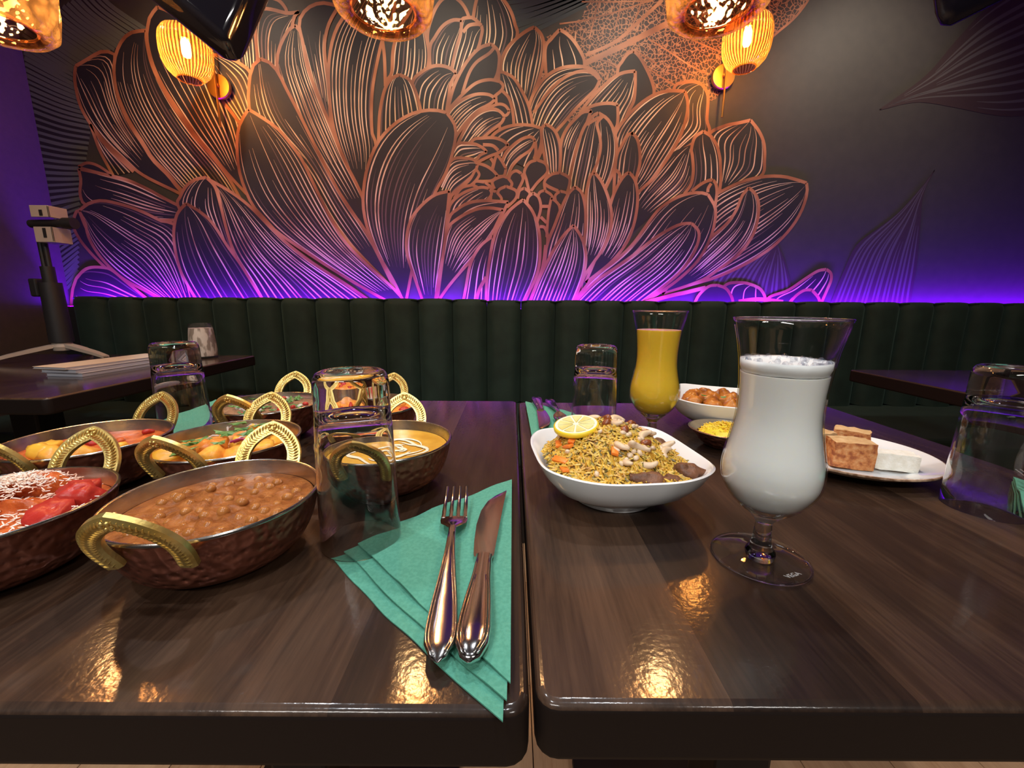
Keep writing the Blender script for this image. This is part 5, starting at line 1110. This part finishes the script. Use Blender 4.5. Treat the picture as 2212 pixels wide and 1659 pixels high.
# ------------------------------------------------------------------ side table things
ch = thing('candle_glass', 'small tapered candle glass with white frosted pattern on the side table', 'candle holder', (-1.128, 1.525, TZ + 0.0002))
g = G(); g.lathe([(0, 0.0004), (0.038, 0.0004), (0.0435, 0.006), (0.0455, 0.03), (0.044, 0.06), (0.040, 0.095), (0.0355, 0.125), (0.0345, 0.125), (0.039, 0.095), (0.0425, 0.06), (0.044, 0.03), (0.042, 0.007), (0, 0.007)], 40); g.build('glass_cup', M['thin'], ch, 60)
g = G(); g.lathe([(0, 0.0075), (0.0412, 0.0075), (0.0433, 0.03), (0.042, 0.06), (0.0385, 0.094), (0.0365, 0.108), (0, 0.105)], 40); g.build('frosted_wax', M['wax'], ch, 60)
for i, (dz, h, x, y, rz, m, lab) in enumerate(((0.0, 0.010, -1.205, 1.270, -4, 'paper_grey', 'grey-edged paper menu at the bottom of the stack on the side table'), (0.0102, 0.010, -1.212, 1.268, -6, 'paper_grey', 'grey-edged paper menu in the middle of the stack on the side table'), (0.0204, 0.006, -1.226, 1.265, -9, 'paper', 'pale paper menu on top of the stack on the side table'))):
    t = thing('paper_menu', lab, 'menu', (x, y, TZ + 0.0004 + dz), radians(rz), 'paper menus on the side table')
    g = G(); g.box((-0.052, -0.15, 0.0008), (0.052, 0.15, h - 0.0008)); g.build('pages', M['paper_grey'], t, 0)
    g = G(); g.box((-0.053, -0.152, 0), (0.053, 0.152, 0.0007)); g.box((-0.053, -0.152, h - 0.0007), (0.053, 0.152, h)); g.build('cover', M['paper'] if m == 'paper' else M['paper_grey'], t, 0)
TX, TY = -1.575, 1.465
tp = thing('phone_tripod', 'black tabletop phone tripod with pale clamp standing on the side table', 'tripod', (TX, TY, TZ))
g = G(); g.lathe([(0, 0.032), (0.026, 0.032), (0.030, 0.045), (0.024, 0.062), (0, 0.064)], 24); g.build('hub', M['beige_plastic'], tp)
for a in (-8, -122, 114):
    d = Vector((cos(radians(a)), sin(radians(a)), 0)); sd = Vector((-d.y, d.x, 0)); g = G(); R = []
    for s, z, wd, th in ((0.015, 0.050, 0.013, 0.006), (0.07, 0.038, 0.013, 0.006), (0.13, 0.024, 0.012, 0.005), (0.17, 0.012, 0.010, 0.004)):
        c = d * s + Vector((0, 0, z)); R.append([c + sd * wd + Vector((0, 0, -th)), c + sd * wd + Vector((0, 0, th)), c - sd * wd + Vector((0, 0, th)), c - sd * wd + Vector((0, 0, -th))])
    g.rings(R, 0, True, True, True); lg = g.build('leg', M['beige_plastic'], tp, 30)
    g = G(); g.lathe([(0, 0.0005), (0.011, 0.0005), (0.012, 0.008), (0.008, 0.012), (0, 0.012)], 16, c=(d.x * 0.165, d.y * 0.165, 0)); g.build('rubber_foot', M['black_plastic'], lg)
g = G(); g.tube([(0, 0, 0.06), (0, 0, 0.09), (0, 0, 0.262)], [0.032, 0.032, 0.029], 20); g.build('outer_column', M['black_plastic'], tp)
g = G(); g.tube([(0, 0, 0.26), (0, 0, 0.315)], 0.018, 16); g.tube([(-0.008, 0, 0.31), (-0.008, 0, 0.448)], 0.0075, 10); g.tube([(0.008, 0, 0.31), (0.008, 0, 0.448)], 0.0075, 10); g.build('inner_column', M['black_plastic'], tp)
g = G(); g.box((-0.055, -0.02, 0.215), (-0.029, 0.02, 0.275)); g.build('lock_block', M['black_plastic'], tp, 0, 0.005)
g = G(); g.tube([(-0.025, 0, 0.452), (0.115, -0.01, 0.452)], 0.013, 14); g.tube([(0.10, -0.012, 0.452), (0.132, -0.012, 0.452)], 0.018, 16); g.build('swivel_arm', M['black_plastic'], tp)
cl = thing('phone_clamp', None, None); cl.parent = tp
for z0, z1 in ((0.468, 0.502), (0.392, 0.438)):
    g = G(); g.box((0.015, -0.033, z0), (0.075, -0.029, z1)); g.box((0.071, -0.033, z0), (0.075, 0.028, z1)); hi = z1 if z0 > 0.45 else z0
    g.box((0.015, -0.033, hi - 0.002), (0.075, 0.028, hi + 0.002)); b = g.build('clamp_jaw', M['beige_plastic'], cl, 0, 0.001, 1)
    g = G(); g.box((0.045, -0.0345, z0 + (0.004 if z0 > 0.45 else 0.012)), (0.055, -0.0325, z1 - (0.012 if z0 > 0.45 else 0.004))); g.build('clamp_slot', M['black_plastic'], cl, 0)
